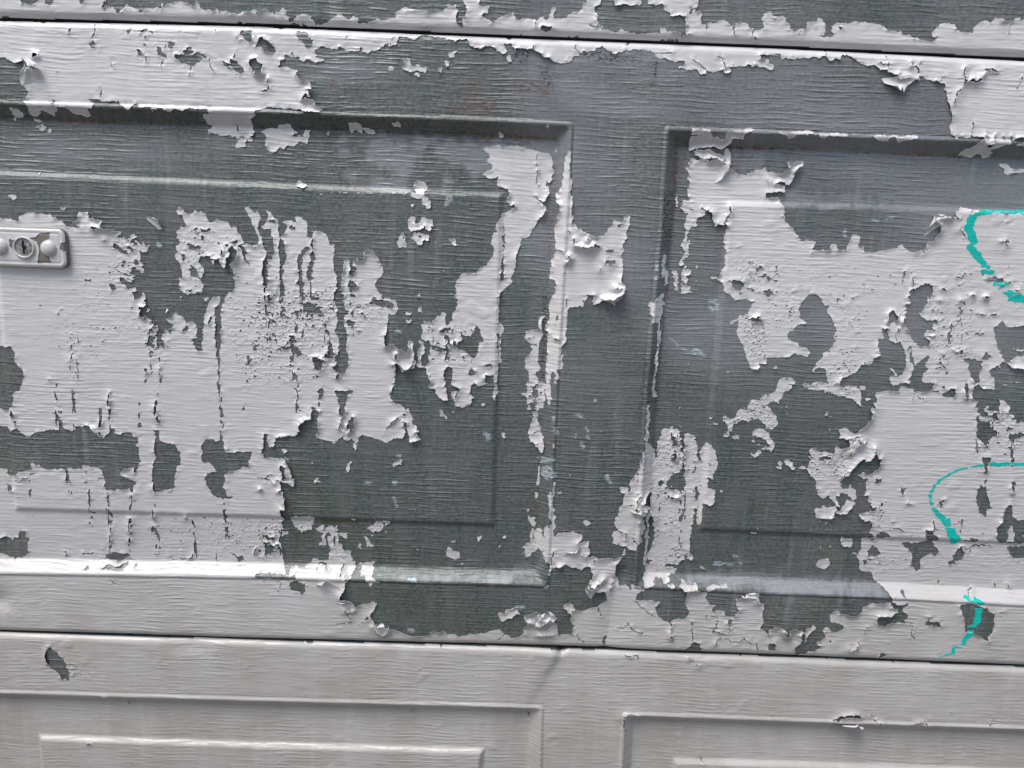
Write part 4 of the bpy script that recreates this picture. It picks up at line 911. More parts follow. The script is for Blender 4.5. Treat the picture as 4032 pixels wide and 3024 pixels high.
C -3497 -700 -3497 -761
C -3575 594 -3526 528 -3474 518
B -3708 -645 -3680 -636 -3660 -655
B -3910 -1168 -3877 -1166 -3884 -1185 -3912 -1184
C -4611 -687 -4595 -688
T P -2221 644 115 731 205 -1710 -2293 -1803
B -2221 644 -1862 658 -1852 624 -2010 618 -2211 622
B -1916 587 -1857 618 -1773 581 -1764 513 -1791 495 -1844 510 -1912 530
B -1403 623 -1397 652 -1313 678 -1228 681 -1207 648 -1186 597 -1080 624 -1123 651 -1175 683 115 731 126 422 61 402 9 359 28 284 130 317 138 107 70 151 20 196 -145 149 -359 112 -435 133 -478 160 -618 161 -628 119 -821 101 -934 149 -956 172 -993 165 -993 217 -1068 220 -1133 224 -1175 286 -1165 316 -1112 410 -1112 428 -1165 432 -1293 392 -1377 452 -1446 456 -1446 502 -1409 560
C -1303 392 -1314 345 -1378 308 -1362 250 -1389 214 -1486 193
C -1399 365 -1405 330 -1378 296
C -993 165 -1025 134 -1041 87 -1100 120 -1149 176
C -1186 280 -1261 213
C 70 145 7 90
C -1985 585 -2013 527 -2030 469
C -758 -666 -769 -710 -813 -736
C -1548 -695 -1515 -682
W -843 188 -757 168 -778 120 -843 153
W -285 150 -178 177 -156 166 -263 127
W -848 673 -721 677 -742 642 -848 638
R -1006 621 -847 625 -847 613 -1006 610
R -572 626 106 634 106 616 -572 603
L -1175 683 115 731 117 663 -1059 653
T P 115 731 2451 817 2704 -1617 205 -1710
B 115 731 854 758 805 682 830 620 969 614 996 523 925 463 810 418 723 432 678 488 635 496 593 479 595 445 650 400 662 383 683 291 733 258 683 186 706 163 566 164 459 154 276 159 180 132 138 107 130 329 176 365 208 367 169 412 126 427
P 230 362 319 411 383 414 386 350 451 323 400 257 346 267 324 278 271 287 237 333
P 238 157 271 276 325 272 390 251 431 282 472 341 549 286 566 164
P 420 645 446 658 463 641 442 623
B 1076 766 1340 776 1334 708 1398 699 1369 663 1329 627 1288 603 1261 544 1304 534 1485 535 1437 470 1475 379 1542 346 1599 302 1598 325 1659 362 1742 389 1759 447 1722 504 1711 642 1816 657 1881 648 1903 637 1896 591 1956 512 2004 514 1961 466 1963 443 2094 465 2095 402 2180 411 2203 452 2176 509 2172 601 2287 623 2362 620 2371 585 2440 542 2434 437 2459 357 2438 298 2510 242 2451 817 1361 777 1354 720 1202 623 1166 679 1102 682
B 2343 813 2451 817 2468 647 1911 660 1815 668 1709 664 1328 650 1241 670 1228 704 1276 774
P 1329 776 1625 787 1573 774 1533 738 1502 725 1436 757 1420 688 1337 662 1334 708 1322 730
P 1499 765 1563 762 1566 728 1526 698 1497 725
P 1541 704 1588 711 1611 689 1576 662
P 1643 696 1662 720 1669 760 1714 739 1810 725 1815 668 1710 653
P 1879 671 1918 706 1959 719 2025 699 2092 719 2095 684 1963 674 1912 649
P 1209 669 1240 681 1315 673 1329 633 1288 603 1247 590 1201 634
P 2339 584 2352 619 2374 614 2366 580
B 2122 344 2151 375 2182 329 2144 333
B 1758 66 1799 97 1839 140 1894 124 1901 36 1837 34 1772 37
B 987 138 1006 174 1030 140 1003 56 991 67
B 590 11 633 7 596 -18
B 265 -659 298 -664 339 -706 346 -742 329 -743 311 -694
C 1603 325 1607 208 1626 162
C 1799 356 1817 145
C 816 688 891 674 950 739
C 1037 708 1020 650 1022 605
C 1207 310 1239 241 1328 198 1379 229
C 914 462 952 359
C 1109 248 1174 239
C 1921 430 1927 360
C 1966 408 2032 388 2038 318 1992 234
C 2147 298 2163 252 2112 215 2044 254 1991 246
C 2036 106 2041 165 2115 186 2183 147
C 2195 136 2248 149 2299 181 2379 136
C 2285 210 2299 175
C 2409 155 2440 62 2515 76
C 737 176 762 118 817 102
C 682 407 723 432
C 1799 -27 1845 -67 1892 -102
C 1208 -31 1322 -27 1329 -57
C 1228 -660 1281 -621 1354 -643
C 1229 -673 1241 -771 1264 -870
C 2011 -1106 2039 -1168
C 1250 544 1411 388 1455 366
W 125 456 264 438 234 402 127 410
W 1459 459 1526 415 1540 381 1475 379
W 807 470 850 460 830 436
L 1699 790 2451 817 2464 692 2077 712 1704 721
R 1498 651 1551 647 1541 635 1498 639
T P 2451 817 5156 917 5597 -1510 2704 -1617
B 2451 817 3432 854 3457 786 3522 743 3615 643 3614 608 3672 582 3735 584 3765 602 3770 568 3715 537 3730 509 3788 476 3756 434 3773 394 3718 403 3632 400 3573 363 3518 373 3505 430 3517 460 3600 481 3681 513 3672 541 3610 562 3587 613 3520 599 3415 578 3319 493 3279 474 3172 471 3136 504 3094 497 3063 443 3081 380 3129 382 3174 372 3201 326 3174 284 3110 275 3078 321 3049 332 3021 296 3048 250 3053 215 2960 176 2968 152 3029 143 2959 93 2906 85 2889 43 2804 28 2778 62 2770 133 2809 170 2800 252 2827 300 2804 311 2671 248 2635 281 2569 302 2504 306
P 2504 306 2566 326 2654 306 2668 283 2592 286 2594 268 2706 225 2791 240 2809 217 2800 158 2681 160 2772 121 2781 39 2529 65
P 2689 283 2701 325 2739 320 2758 339 2791 287 2778 257 2724 261
P 2827 300 2879 320 2899 326 2913 350 2942 328 2905 280 2877 243 2862 184 2836 171 2852 219
B 3698 698 3722 716 3736 659 3715 653
B 3953 412 3978 427 4048 421 4100 400 4087 382 3963 383
B 4231 597 4256 611 4352 613 4452 587 4498 572 4525 538 4575 522 4590 401 4580 330 4543 293 4554 258 4514 269 4489 291 4419 324 4329 344 4313 379 4302 448 4267 540
B 3572 44 3587 98 3637 88 3615 46
B 2520 154 2590 150 2593 67 2526 89
B 3086 -622 3241 -623 3279 -572 3365 -557 3453 -553 3484 -583 3494 -613 3264 -634
P 3073 -654 3098 -628 3252 -629 3313 -583 3412 -576 3480 -589 3506 -638 3492 -688 3471 -695 3270 -684
B 3615 212 3635 218 3632 201
B 3094 187 3115 193 3112 170
C 3970 477 3973 424
C 3825 407 3840 373 3841 291 3885 245
C 3419 346 3400 286
C 3270 116 3347 107 3366 167 3356 202
C 3574 -549 3606 -585 3635 -633 3685 -637
C 3966 -670 3977 -626 4110 -628 4127 -670
C 4747 -561 4714 -630
C 4332 670 4336 716 4364 740
C 4067 797 4072 763
C 4578 799 4592 748
C 4680 797 4707 764
C 4613 524 4650 560
C 2908 67 2966 34
R 2536 609 3538 623 3539 615 2537 601
W 2623 595 2689 580 2658 567
L 2454 783 3441 786 3599 642 2468 647
G31 4279 668 4368 648
G41 4367 654 4436 622
G60 4420 557 4429 500
G63 4429 500 4430 447
G36 4368 375 4436 418
G50 4395 341 4351 274 4339 215
G24 4257 182 4312 178
G31 4239 158 4256 117
G11 4246 111 4173 90 4117 70
T X -4562 3965 -2120 4055 -2168 2437 -4735 2342
V -3761 2792 -3783 2377
V -3701 2794 -3743 2379
V -3074 2717 -3082 2403
V -3010 2619 -3017 2406
V -3132 2563 -3147 2401
V -2503 2607 -2512 2424
V -3098 2975 -3063 2727
V -2240 2748 -2260 2434
T X -4735 2342 -2168 2437 -2221 644 -4926 544
V -3923 2372 -3949 1935
V -3773 2378 -3795 1962
V -3713 1432 -3730 992
V -3467 2389 -3473 1932
V -3545 1405 -3568 775
V -3325 1392 -3400 781
V -3202 2234 -3226 1920
V -3051 2404 -3066 1968
V -3129 1388 -3164 767
V -3110 1181 -3143 768
V -2790 1138 -2796 781
V -2500 2425 -2496 1905
V -2502 1335 -2498 904
V -3557 2179 -3566 1918
V -4234 1467 -4243 1249
V -3886 1576 -3870 1263
V -3900 2167 -3912 1958
V -3062 2404 -3076 1968
T X -2120 4055 -11 4133 49 2519 -2168 2437
V -2069 3298 -2058 2805
V -1944 3205 -1930 2959
V -1767 3260 -1760 2816
V -1810 3062 -1837 2469
V -1850 2812 -1847 2449
V -1345 3556 -1344 2881
V -1550 3023 -1562 2823
V -2026 3251 -2024 2956
V -1703 3331 -1688 3018
V -1618 3119 -1562 2823
V -2102 3681 -2071 3395
T X -2168 2437 49 2519 115 731 -2221 644
V -1822 2450 -1822 2192
V -1627 2457 -1624 2251
V -1337 2158 -1339 1884
V -2143 1184 -2132 794
V -2007 1189 -2017 798
V -1519 1130 -1533 782
T X 49 2519 2265 2601 2451 817 115 731
V 1567 2139 1652 968
V 1603 1950 1657 1302
V 1714 1848 1771 1307
V 1388 1675 1446 1184
V 249 2526 260 2279
T X 2098 4211 4540 4301 4832 2696 2265 2601
V 3456 3009 3568 2649
V 3790 3171 3858 2660
V 3841 3419 3918 2925
T X 2265 2601 4832 2696 5156 917 2451 817
V 4003 2665 4033 2512
V 4173 2236 4210 2004
V 4273 2155 4321 1729
V 4488 2216 4568 1738
V 3913 1551 3943 1276
V 4152 1417 4181 1296
T X 2265 2601 4832 2696 5156 917 2451 817
V 3416 1532 3417 1212"""

# ---------------- analysis grid ----------------
X0, Y0, G = -500.0, -165.0, 0.6
NX, NY = 1734, 1260
rng = np.random.default_rng(7)
def blur(a, sy_, sx_):
    F = np.fft.rfft2(a)
    fy = np.fft.fftfreq(a.shape[0])[:, None]; fx = np.fft.rfftfreq(a.shape[1])[None]
    F *= np.exp(-2 * (math.pi ** 2) * ((fy * sy_) ** 2 + (fx * sx_) ** 2))
    return np.fft.irfft2(F, s=a.shape)
def noise(sx_, sy_=None):
    """unit-variance smooth noise, sigmas in millimetres"""
    sy_ = sx_ if sy_ is None else sy_
    a = blur(rng.standard_normal((NY, NX)), sy_ / G, sx_ / G)
    return ((a - a.mean()) / a.std()).astype(np.float32)
def up2(a): return np.repeat(np.repeat(a, 2, 0), 2, 1)
H2 = G / 2
MX, MY = NX * 2, NY * 2
def raster(pts):
    """even-odd fill on the half-step grid: returns (slice, bool block)"""
    P = np.array(pts, float)
    gx = (P[:, 0] - X0) / H2; gy = (P[:, 1] - Y0) / H2
    x0 = max(0, int(gx.min()) - 1); x1 = min(MX, int(gx.max()) + 2)
    y0 = max(0, int(gy.min()) - 1); y1 = min(MY, int(gy.max()) + 2)
    if x1 <= x0 or y1 <= y0: return None
    acc = np.zeros((y1 - y0, x1 - x0 + 1), np.int8)
    n = len(P)
    for k in range(n):
        ax, ay, bx_, by_ = gx[k], gy[k], gx[(k + 1) % n], gy[(k + 1) % n]
        if ay == by_: continue
        if ay > by_: ax, ay, bx_, by_ = bx_, by_, ax, ay
        r0 = max(y0, math.ceil(ay)); r1 = min(y1, math.ceil(by_))
        if r1 <= r0: continue
        rows = np.arange(r0, r1)
        xi = np.ceil(ax + (rows - ay) * (bx_ - ax) / (by_ - ay)).astype(int)
        xi = np.clip(xi, x0, x1) - x0
        np.add.at(acc, (rows - y0, xi), 1)
    return (slice(y0, y1), slice(x0, x1)), (np.cumsum(acc[:, :-1], 1) & 1).astype(bool)
def strip(a, b, wd):
    ax, ay = a; bx_, by_ = b; L = math.hypot(bx_ - ax, by_ - ay) or 1
    ux, uy = (bx_ - ax) / L, (by_ - ay) / L; h = wd / 2
    ax -= ux * h * .6; ay -= uy * h * .6; bx_ += ux * h * .6; by_ += uy * h * .6
    return [(ax - uy * h, ay + ux * h), (bx_ - uy * h, by_ + ux * h), (bx_ + uy * h, by_ - ux * h), (ax + uy * h, ay - ux * h)]
paint = np.ones((MY, MX), bool)
crack = np.zeros((MY, MX), bool); chain = np.zeros((MY, MX), bool)
layers = {k: np.zeros((MY, MX), np.float32) for k in 'LWRDKM'}
speck = np.zeros((MY, MX), np.float32)
graf = []
clip = None
def put(arr, pts, val, mx=False):
    r = raster(pts)
    if r is None: return
    s_, m = r
    m = m & clip[s_]
    if mx: arr[s_] = np.maximum(arr[s_], np.where(m, val, 0))
    else: arr[s_][m] = val
for line in TRACE.strip().split('\n'):
    t = line.split()
    if t[0] == 'T':
        q = np.array(t[2:], float).reshape(-1, 2) / 10
        clip = np.zeros((MY, MX), bool); r = raster(q)
        clip[r[0]] = r[1]
        if t[1] != 'X': paint[clip] = t[1] == 'P'
        continue
    k = t[0][0]; arg = t[0][1:]
    pts = [tuple(a) for a in np.array(t[1:], float).reshape(-1, 2) / 10]
    if k == 'P': put(paint, pts, True)
    elif k == 'B': put(paint, pts, False)
    elif k in 'LWRDKM': put(layers[k], pts, 1.0, True)
    elif k == 'S': put(speck, pts, float(arg), True)
    elif k == 'V':
        for a, b in zip(pts[:-1], pts[1:]):
            put(chain, strip(a, b, 3.4), True)
    elif k == 'C':
        for a, b in zip(pts[:-1], pts[1:]):
            put(crack, strip(a, b, 0.85), True)
    elif k == 'G': graf.append((float(arg) / 10, pts))
gapx = np.arange(NX) * G + X0
gy_, gx_ = np.mgrid[0:NY, 0:NX].astype(np.float32)
XX = gx_ * G + X0; YY = gy_ * G + Y0
def curve(c, t):
    c = np.array(c); return np.interp(t, c[:, 0], c[:, 1])
GLO, GHI = curve(CV['gap_lo'], gapx)[None], curve(CV['gap_hi'], gapx)[None]

def cells(cx_, cy_):
    """jittered cells of about cx_ by cy_ mm: cell number and offset from the cell's centre"""
    nx_, ny_ = int(NX * G / cx_) + 3, int(NY * G / cy_) + 3
    ox = rng.random((ny_, nx_)); oy = rng.random((ny_, nx_))
    u = (gx_ * G / cx_ + 1).astype(np.float32); v_ = (gy_ * G / cy_ + 1).astype(np.float32)
    iu, iv = u.astype(np.int32), v_.astype(np.int32)
    best = np.full(u.shape, 1e9, np.float32); idn = np.zeros(u.shape, np.int32); bx_ = np.zeros_like(u); by_ = np.zeros_like(u)
    for a in (-1, 0, 1):
        for b in (-1, 0, 1):
            jx_ = np.clip(iu + a, 0, nx_ - 1); jy_ = np.clip(iv + b, 0, ny_ - 1)
            dx = u - (jx_ + ox[jy_, jx_]); dy = v_ - (jy_ + oy[jy_, jx_]); d = dx * dx + dy * dy
            m = d < best; best[m] = d[m]; idn[m] = (jy_ * nx_ + jx_)[m]; bx_[m] = dx[m]; by_[m] = dy[m]
    return idn, bx_, by_, nx_ * ny_
c1i, _, _, c1n = cells(2.6, 2.2)
c2i, c2u, c2v, c2n = cells(1.7, 1.1)
def percell(i, n): return rng.standard_normal(n).astype(np.float32)[i]
# ---- ragged outline: push the traced mask about with noise
d1x, d1y = noise(1.5), noise(1.5) 
d2x, d2y = .75 * percell(c1i, c1n) + .8 * percell(c2i, c2n) + .35 * noise(.6), .75 * percell(c1i, c1n) + .6 * percell(c2i, c2n) + .35 * noise(.6)
amp = 0.38 + 0.3 * np.clip(noise(12), -1, 1)
iy, ix = np.mgrid[0:MY, 0:MX]
spn = blur(speck[::2, ::2].astype(float), 2, 2).astype(np.float32)
lowq = np.clip((60 - (YY - GLO)) / 20, 0, 1)        # paint low on the door breaks more cleanly
warp = (amp * d1x + (0.34 + .12 * np.clip(spn, 0, 3)) * d2x * (1 - .5 * lowq)), (amp * d1y + (0.34 + .12 * np.clip(spn, 0, 3)) * d2y * (1 - .5 * lowq))
jx = np.clip(ix + np.rint(up2(warp[0]) / H2).astype(np.int32), 0, MX - 1)
jy = np.clip(iy + np.rint(up2(warp[1]) / H2).astype(np.int32), 0, MY - 1)
paint = paint[jy, jx]
crk = crack[np.clip(iy + np.rint(up2(d1y) * .25 / H2 + up2(d2y) * .25 / H2).astype(int), 0, MY - 1), np.clip(ix + np.rint(up2(d1x) * .35 / H2 + up2(d2x) * .3 / H2).astype(int), 0, MX - 1)]
del iy, ix
# pits where the paint is breaking up, small chips left on the metal
pn = noise(0.9, 0.55) + .45 * noise(2.6, 1.6)
thr = np.full(spn.shape, 9.0, np.float32)
thr = np.where(spn > .25, 3.35 - .52 * spn, thr)
pn2 = noise(.42, .3)
drop = percell(c2i, c2n) + .45 * noise(2.4, 1.6)
pits = up2(((drop > 3.5 - .62 * spn) & (spn > .25)) | (pn > thr + .4) | ((pn2 + .5 * pn > 3.3 - .38 * spn) & (spn > .25)))
chp = chain & up2(noise(.55, 1.5) + .5 * noise(.7, 3.5) > .72)
solid = paint & ~crk
sty = (YY + 144) / 700
outf = np.maximum(np.maximum((-477 + 66 * sty) - XX, XX - (515 - 117 * sty)), np.maximum(YY - (549 + .037 * (XX + 409)), -146 - YY))
field = (solid & ~pits & ~chp) | up2(outf > 19 + 6 * noise(9) + 2.5 * percell(c1i, c1n))
pitsv = up2((noise(.5, .6) + .7 * noise(1.2) + .35 * noise(9)) > 5.6)
field |= pitsv & (up2(lowq) < .5)
f = blur(field.astype(np.float32), .72, .72)
FLD = ((f[0::2, 0::2] + f[1::2, 0::2] + f[0::2, 1::2] + f[1::2, 1::2]) / 4).astype(np.float32)
del f

# ---- distance to the paint edge (mm, up to 9)
def edt(mask, R=15):
    inf = 1e4
    d = np.where(mask, inf, 0).astype(np.float32)
    e = d.copy()
    for k in range(1, R + 1):
        e[:, k:] = np.minimum(e[:, k:], d[:, :-k] + k * k); e[:, :-k] = np.minimum(e[:, :-k], d[:, k:] + k * k)
    g = e.copy()
    for k in range(1, R + 1):
        g[k:] = np.minimum(g[k:], e[:-k] + k * k); g[:-k] = np.minimum(g[:-k], e[k:] + k * k)
    return np.minimum(np.sqrt(g), R) * G
DIST = edt(FLD > .5)
s_ = blur(solid.astype(np.float32), .9, .9)[::2, ::2]
DIST0 = np.maximum(DIST, edt(s_ > .5) * .85)
del s_

# ---------------- the shape of the pressed steel door ----------------
UND = (0.05 * noise(9, 1.7) + .25 * noise(70, 40)).astype(np.float32)
def smin(a, b, k):
    h = np.clip(.5 + .5 * (b - a) / k, 0, 1)
    return b * (1 - h) + a * h - k * h * (1 - h)
def sst(t): t = np.clip(t, 0, 1); return t * t * (3 - 2 * t)
def rect_d(x, y, T, B, L, R, k):
    return smin(smin(curve(T, x) - y, y - curve(B, x), k), smin(x - curve(L, y), curve(R, y) - x, k), k)
PANELS = list(CV['panels'])
def shift(p_, dy):
    q = {}
    for k_, c in p_.items():
        q[k_] = [[a, b + dy] for a, b in c] if k_ in ('top', 'bot', 'ft', 'fb') else [[a + dy, b] for a, b in c]
    return q
UPPER = [shift(p_, 536) for p_ in PANELS[:2]]
def shape(x, y):
    z = np.zeros(np.broadcast(x, y).shape)
    for i, p_ in enumerate(PANELS + UPPER):
        d = rect_d(x, y, p_['top'], p_['bot'], p_['lef'], p_['rig'], 3.5)
        z = z + np.where((d > 0) & (d < 5), 0.75 * 1.45 * np.sin(np.pi * np.clip(d, 0, 5) / 5), 0)
        t = np.clip((d - 4.2) / 9.5, 0, 1)
        z = z - .35 * np.exp(-(d / 1.1) ** 2)
        z = z - 8.2 * t + .9 * sst((d - 16) / 40)
        df = rect_d(x, y, p_['ft'], p_['fb'], p_['fl'], p_['fr'], 1.2)
        hh = 2.6 if i not in (2, 3) else 4.0
        tf = np.clip(df / 4.6, 0, 1); z = z + hh * (.65 * tf + .35 * sst(tf))
    # dents: a kick at the lower joint and a crease above it
    glo = curve(CV['gap_lo'], x)
    ex, ey = x - 60, y - (glo - 2)
    cl = ex - .5 * ey                     # crease runs down and to the left of the kick
    side = 1 / (1 + np.exp(np.clip(cl / 2.8, -30, 30)))
    kick = (4.2 * side * np.exp(-np.abs(cl) / 30) - 1.0 * (1 - side) * np.exp(-np.abs(cl) / 10)) * np.exp(-np.abs(ey) / 36)
    notch = -2.2 * np.exp(-(ex / 3.5) ** 2 - (ey / 4) ** 2)
    z = z + np.where(y < glo, kick + notch, -.8 * np.exp(-(ex / 20) ** 2 - (ey / 20) ** 2))
    cx_ = x - (101 + .09 * (y - glo))
    z = z + np.where(y > glo, -2.6 * np.exp(-np.abs(cx_) / 11) * np.exp(-((y - glo - 8) / 45) ** 2), 0)
    z = z - 1.6 * np.exp(-((x + 285) / 18) ** 2 - ((y - (glo - 7)) / 7) ** 2)
    z = z - 3.4 * np.exp(-(((x - 112) / 7) ** 2 + ((y - 78) / 9) ** 2))
    z = z - 3.5 * np.exp(-((x + 462) / 14) ** 2 - ((y - (glo + 32)) / 9) ** 2)
    return z
def edge_round(e, r=6.0):
    e = np.clip(e, 0, r)
    return -(r - np.sqrt(np.maximum(r * r - (r - e) ** 2, 0)))
def und_at(x, y):
    fx = np.clip((x - X0) / G, 0, NX - 1.001); fy = np.clip((y - Y0) / G, 0, NY - 1.001)
    i = fx.astype(int); j = fy.astype(int); a = fx - i; b = fy - j
    return UND[j, i] * (1 - a) * (1 - b) + UND[j, i + 1] * a * (1 - b) + UND[j + 1, i] * (1 - a) * b + UND[j + 1, i + 1] * a * b
GAP = 1.0
HS = shape(XX, YY) + UND
NOTCH = (2.6 * np.exp(-((gapx - 60) / 4.5) ** 2) + .5 * np.exp(-((gapx - 84) / 14) ** 2))[None]
eg = np.minimum(np.where(YY < GLO, GLO - NOTCH - YY, YY - GLO), np.abs(YY - GHI)) - GAP
HS = (HS + edge_round(eg)).astype(np.float32)
FLD = np.where(eg > .25 + 1.6 * np.clip(noise(5, 2) + .5 * noise(1.2) - 1.75, 0, 1.5), FLD, 0)

# ---- paint film height
cur = np.clip(noise(6) - .2, 0, 2.4) ** 1.2
cut = np.clip(noise(3) + 1.0, 0, 1.6)
curl = (0.17 + 1.1 * cur * cut) * np.exp(-DIST0 / 1.7)
curl += .22 * np.clip(spn, 0, 3) ** .5 * np.exp(-DIST / .9)
curl += 1.5 * np.clip(noise(11) - .9, 0, 1.5) * np.exp(-DIST0 / 4.5)
for fx, fy in CV['flaps']:
    r2 = (XX - fx) ** 2 + (YY - fy) ** 2
    b_ = r2 < 45 ** 2
    curl[b_] += (4.6 * np.exp(-r2[b_] / 13 ** 2) * np.exp(-DIST0[b_] / 3.6))
wr = 0.26 * noise(1.7, 1.4) * np.exp(-DIST0 / 2.6)
# lifted scales where the film is breaking up
sp1 = np.clip(spn, 0, 3)
lift = np.clip(percell(c2i, c2n) - .1, 0, 2)
wr += sp1 * lift * (.07 + .10 * np.clip(percell(c2i, c2n) * c2u + percell(c2i, c2n) * c2v, -1, 1))
edge_l = np.exp(-DIST0 / 2.5) * np.clip(percell(c1i, c1n) - .6, 0, 2)
wr += edge_l * (.35 + .3 * percell(c1i, c1n) * .5)
wr += .10 * sst((noise(2.2, 1.2) - 1.7) / .2)
blis = .45 * np.clip(noise(5, 3.5) - 2.0, 0, 1)
nib = np.zeros_like(HS)
for k in range(420):
    a, b = rng.integers(4, NY - 4), rng.integers(4, NX - 4)
    if k > 150: a = rng.integers(4, int(NY * .38))
    q = rng.uniform(.3, .9); nib[a - 2:a + 3, b - 2:b + 3] += q * np.exp(-(np.arange(-2, 3)[:, None] ** 2 + np.arange(-2, 3)[None] ** 2) / rng.uniform(1, 2))
blis = blis + nib
fade = np.clip(eg / 4, .1, 1)
HP = (HS + 0.30 + np.maximum((curl + wr) * fade, -.16) + blis * fade).astype(np.float32)

# ---------------- mesh helpers ----------------
def mesh_obj(name, co, polys, mat, parent=None, smooth=True):
    """polys: list of int arrays (n,k); co in door millimetres"""
    me = bpy.data.meshes.new(name)
    co = np.asarray(co, np.float32)
    wco = np.empty_like(co)
    wco[:, 0] = co[:, 0] * MM; wco[:, 1] = -co[:, 2] * MM; wco[:, 2] = co[:, 1] * MM
    me.vertices.add(len(wco)); me.vertices.foreach_set('co', wco.ravel())
    polys = [p_ for p_ in polys if len(p_)]
    tot = np.concatenate([np.full(len(p_), p_.shape[1], np.int32) for p_ in polys])
    idx = np.concatenate([p_.ravel() for p_ in polys]).astype(np.int32)
    st = np.concatenate([[0], np.cumsum(tot)[:-1]]).astype(np.int32)
    me.loops.add(len(idx)); me.loops.foreach_set('vertex_index', idx)
    me.polygons.add(len(tot)); me.polygons.foreach_set('loop_start', st); me.polygons.foreach_set('loop_total', tot)
    me.update(calc_edges=True); me.validate(); globals().__setitem__('TRI', globals().get('TRI', 0) + int((tot - 2).sum()))
    me.polygons.foreach_set('use_smooth', np.full(len(me.polygons), smooth))
    me.materials.append(mat)
    o = bpy.data.objects.new(name, me); scene.collection.objects.link(o)
    if parent is not None: o.parent = parent
    return o
def film(F, HT, sel=None, thick=.3, coarse=None, x0=X0, y0=Y0, g=G):
    """marching squares over field F (inside > .5): returns co, polys, and per-polygon component key position"""
    ny, nx = F.shape
    ins = F > .5
    if sel is not None: ins = ins & sel
    Fv = np.where(ins, np.maximum(F, .5001), np.minimum(F, .4999))
    vid = np.full((ny, nx), -1, np.int64); n_in = int(ins.sum()); vid[ins] = np.arange(n_in)
    jj, ii = np.nonzero(ins)
    co = [np.stack([ii * g + x0, jj * g + y0, HT[ins]], 1)]
    base = n_in
    he = np.full((ny, nx), -1, np.int64); m = ins[:, :-1] != ins[:, 1:]
    j, i = np.nonzero(m); a = Fv[j, i]; b = Fv[j, i + 1]; t = np.clip((.5 - a) / (b - a), .04, .96)
    hz = np.where(ins[j, i], HT[j, i], HT[j, i + 1])
    he[j, i] = base + np.arange(len(j)); base += len(j)
    co.append(np.stack([(i + t) * g + x0, j * g + y0, hz], 1))
    ve = np.full((ny, nx), -1, np.int64); m = ins[:-1] != ins[1:]
    j, i = np.nonzero(m); a = Fv[j, i]; b = Fv[j + 1, i]; t = np.clip((.5 - a) / (b - a), .04, .96)
    hz = np.where(ins[j, i], HT[j, i], HT[j + 1, i])
    ve[j, i] = base + np.arange(len(j)); base += len(j)
    co.append(np.stack([i * g + x0, (j + t) * g + y0, hz], 1))
    co = np.concatenate(co)
    code = (ins[:-1, :-1] * 1 + ins[:-1, 1:] * 2 + ins[1:, 1:] * 4 + ins[1:, :-1] * 8)
    polys = []; walls = []
    # corners A(0,0) B(0,1) C(1,1) D(1,0); edges ab bc cd da
    A = lambda j, i: vid[j, i]; B = lambda j, i: vid[j, i + 1]; Cc = lambda j, i: vid[j + 1, i + 1]; D = lambda j, i: vid[j + 1, i]
    ab = lambda j, i: he[j, i]; bc = lambda j, i: ve[j, i + 1]; cd = lambda j, i: he[j + 1, i]; da = lambda j, i: ve[j, i]
    T = {1: [(A, ab, da)], 2: [(B, bc, ab)], 4: [(Cc, cd, bc)], 8: [(D, da, cd)],
         3: [(A, B, bc, da)], 6: [(B, Cc, cd, ab)], 12: [(Cc, D, da, bc)], 9: [(D, A, ab, cd)],
         5: [(A, ab, da), (Cc, cd, bc)], 10: [(B, bc, ab), (D, da, cd)],
         7: [(A, B, Cc, cd, da)], 14: [(B, Cc, D, da, ab)], 13: [(Cc, D, A, ab, bc)], 11: [(D, A, B, bc, cd)]}
    W = {1: [(ab, da)], 2: [(bc, ab)], 4: [(cd, bc)], 8: [(da, cd)], 3: [(bc, da)], 6: [(cd, ab)], 12: [(da, bc)], 9: [(ab, cd)],
         5: [(ab, da), (cd, bc)], 10: [(bc, ab), (da, cd)], 7: [(cd, da)], 14: [(da, ab)], 13: [(ab, bc)], 11: [(bc, cd)]}
    for c, L in T.items():
        j, i = np.nonzero(code == c)
        if not len(j): continue
        for fn in L: polys.append(np.stack([q(j, i) for q in fn], 1))
        for fn in W[c]: walls.append(np.stack([q(j, i) for q in fn], 1))
    full = code == 15
    cy, cx2 = full.shape[0] // 2, full.shape[1] // 2
    ff = full[:cy * 2, :cx2 * 2].reshape(cy, 2, cx2, 2).all((1, 3))
    if coarse is not None: ff &= coarse[:cy * 2, :cx2 * 2][::2, ::2]
    rest = full.copy(); rest[:cy * 2, :cx2 * 2] &= ~np.repeat(np.repeat(ff, 2, 0), 2, 1)
    j, i = np.nonzero(rest); polys.append(np.stack([A(j, i), B(j, i), Cc(j, i), D(j, i)], 1))
    pad = np.pad(ff, 1)
    nb = (~pad[:-2, 1:-1]) * 1 + (~pad[1:-1, 2:]) * 2 + (~pad[2:, 1:-1]) * 4 + (~pad[1:-1, :-2]) * 8
    for c in range(16):
        j, i = np.nonzero(ff & (nb == c))
        if not len(j): continue
        j = j * 2; i = i * 2
        L = [vid[j, i]]
        if c & 1: L.append(vid[j, i + 1])
        L.append(vid[j, i + 2])
        if c & 2: L.append(vid[j + 1, i + 2])
        L.append(vid[j + 2, i + 2])
        if c & 4: L.append(vid[j + 2, i + 1])
        L.append(vid[j + 2, i])
        if c & 8: L.append(vid[j + 1, i])
        polys.append(np.stack(L, 1))
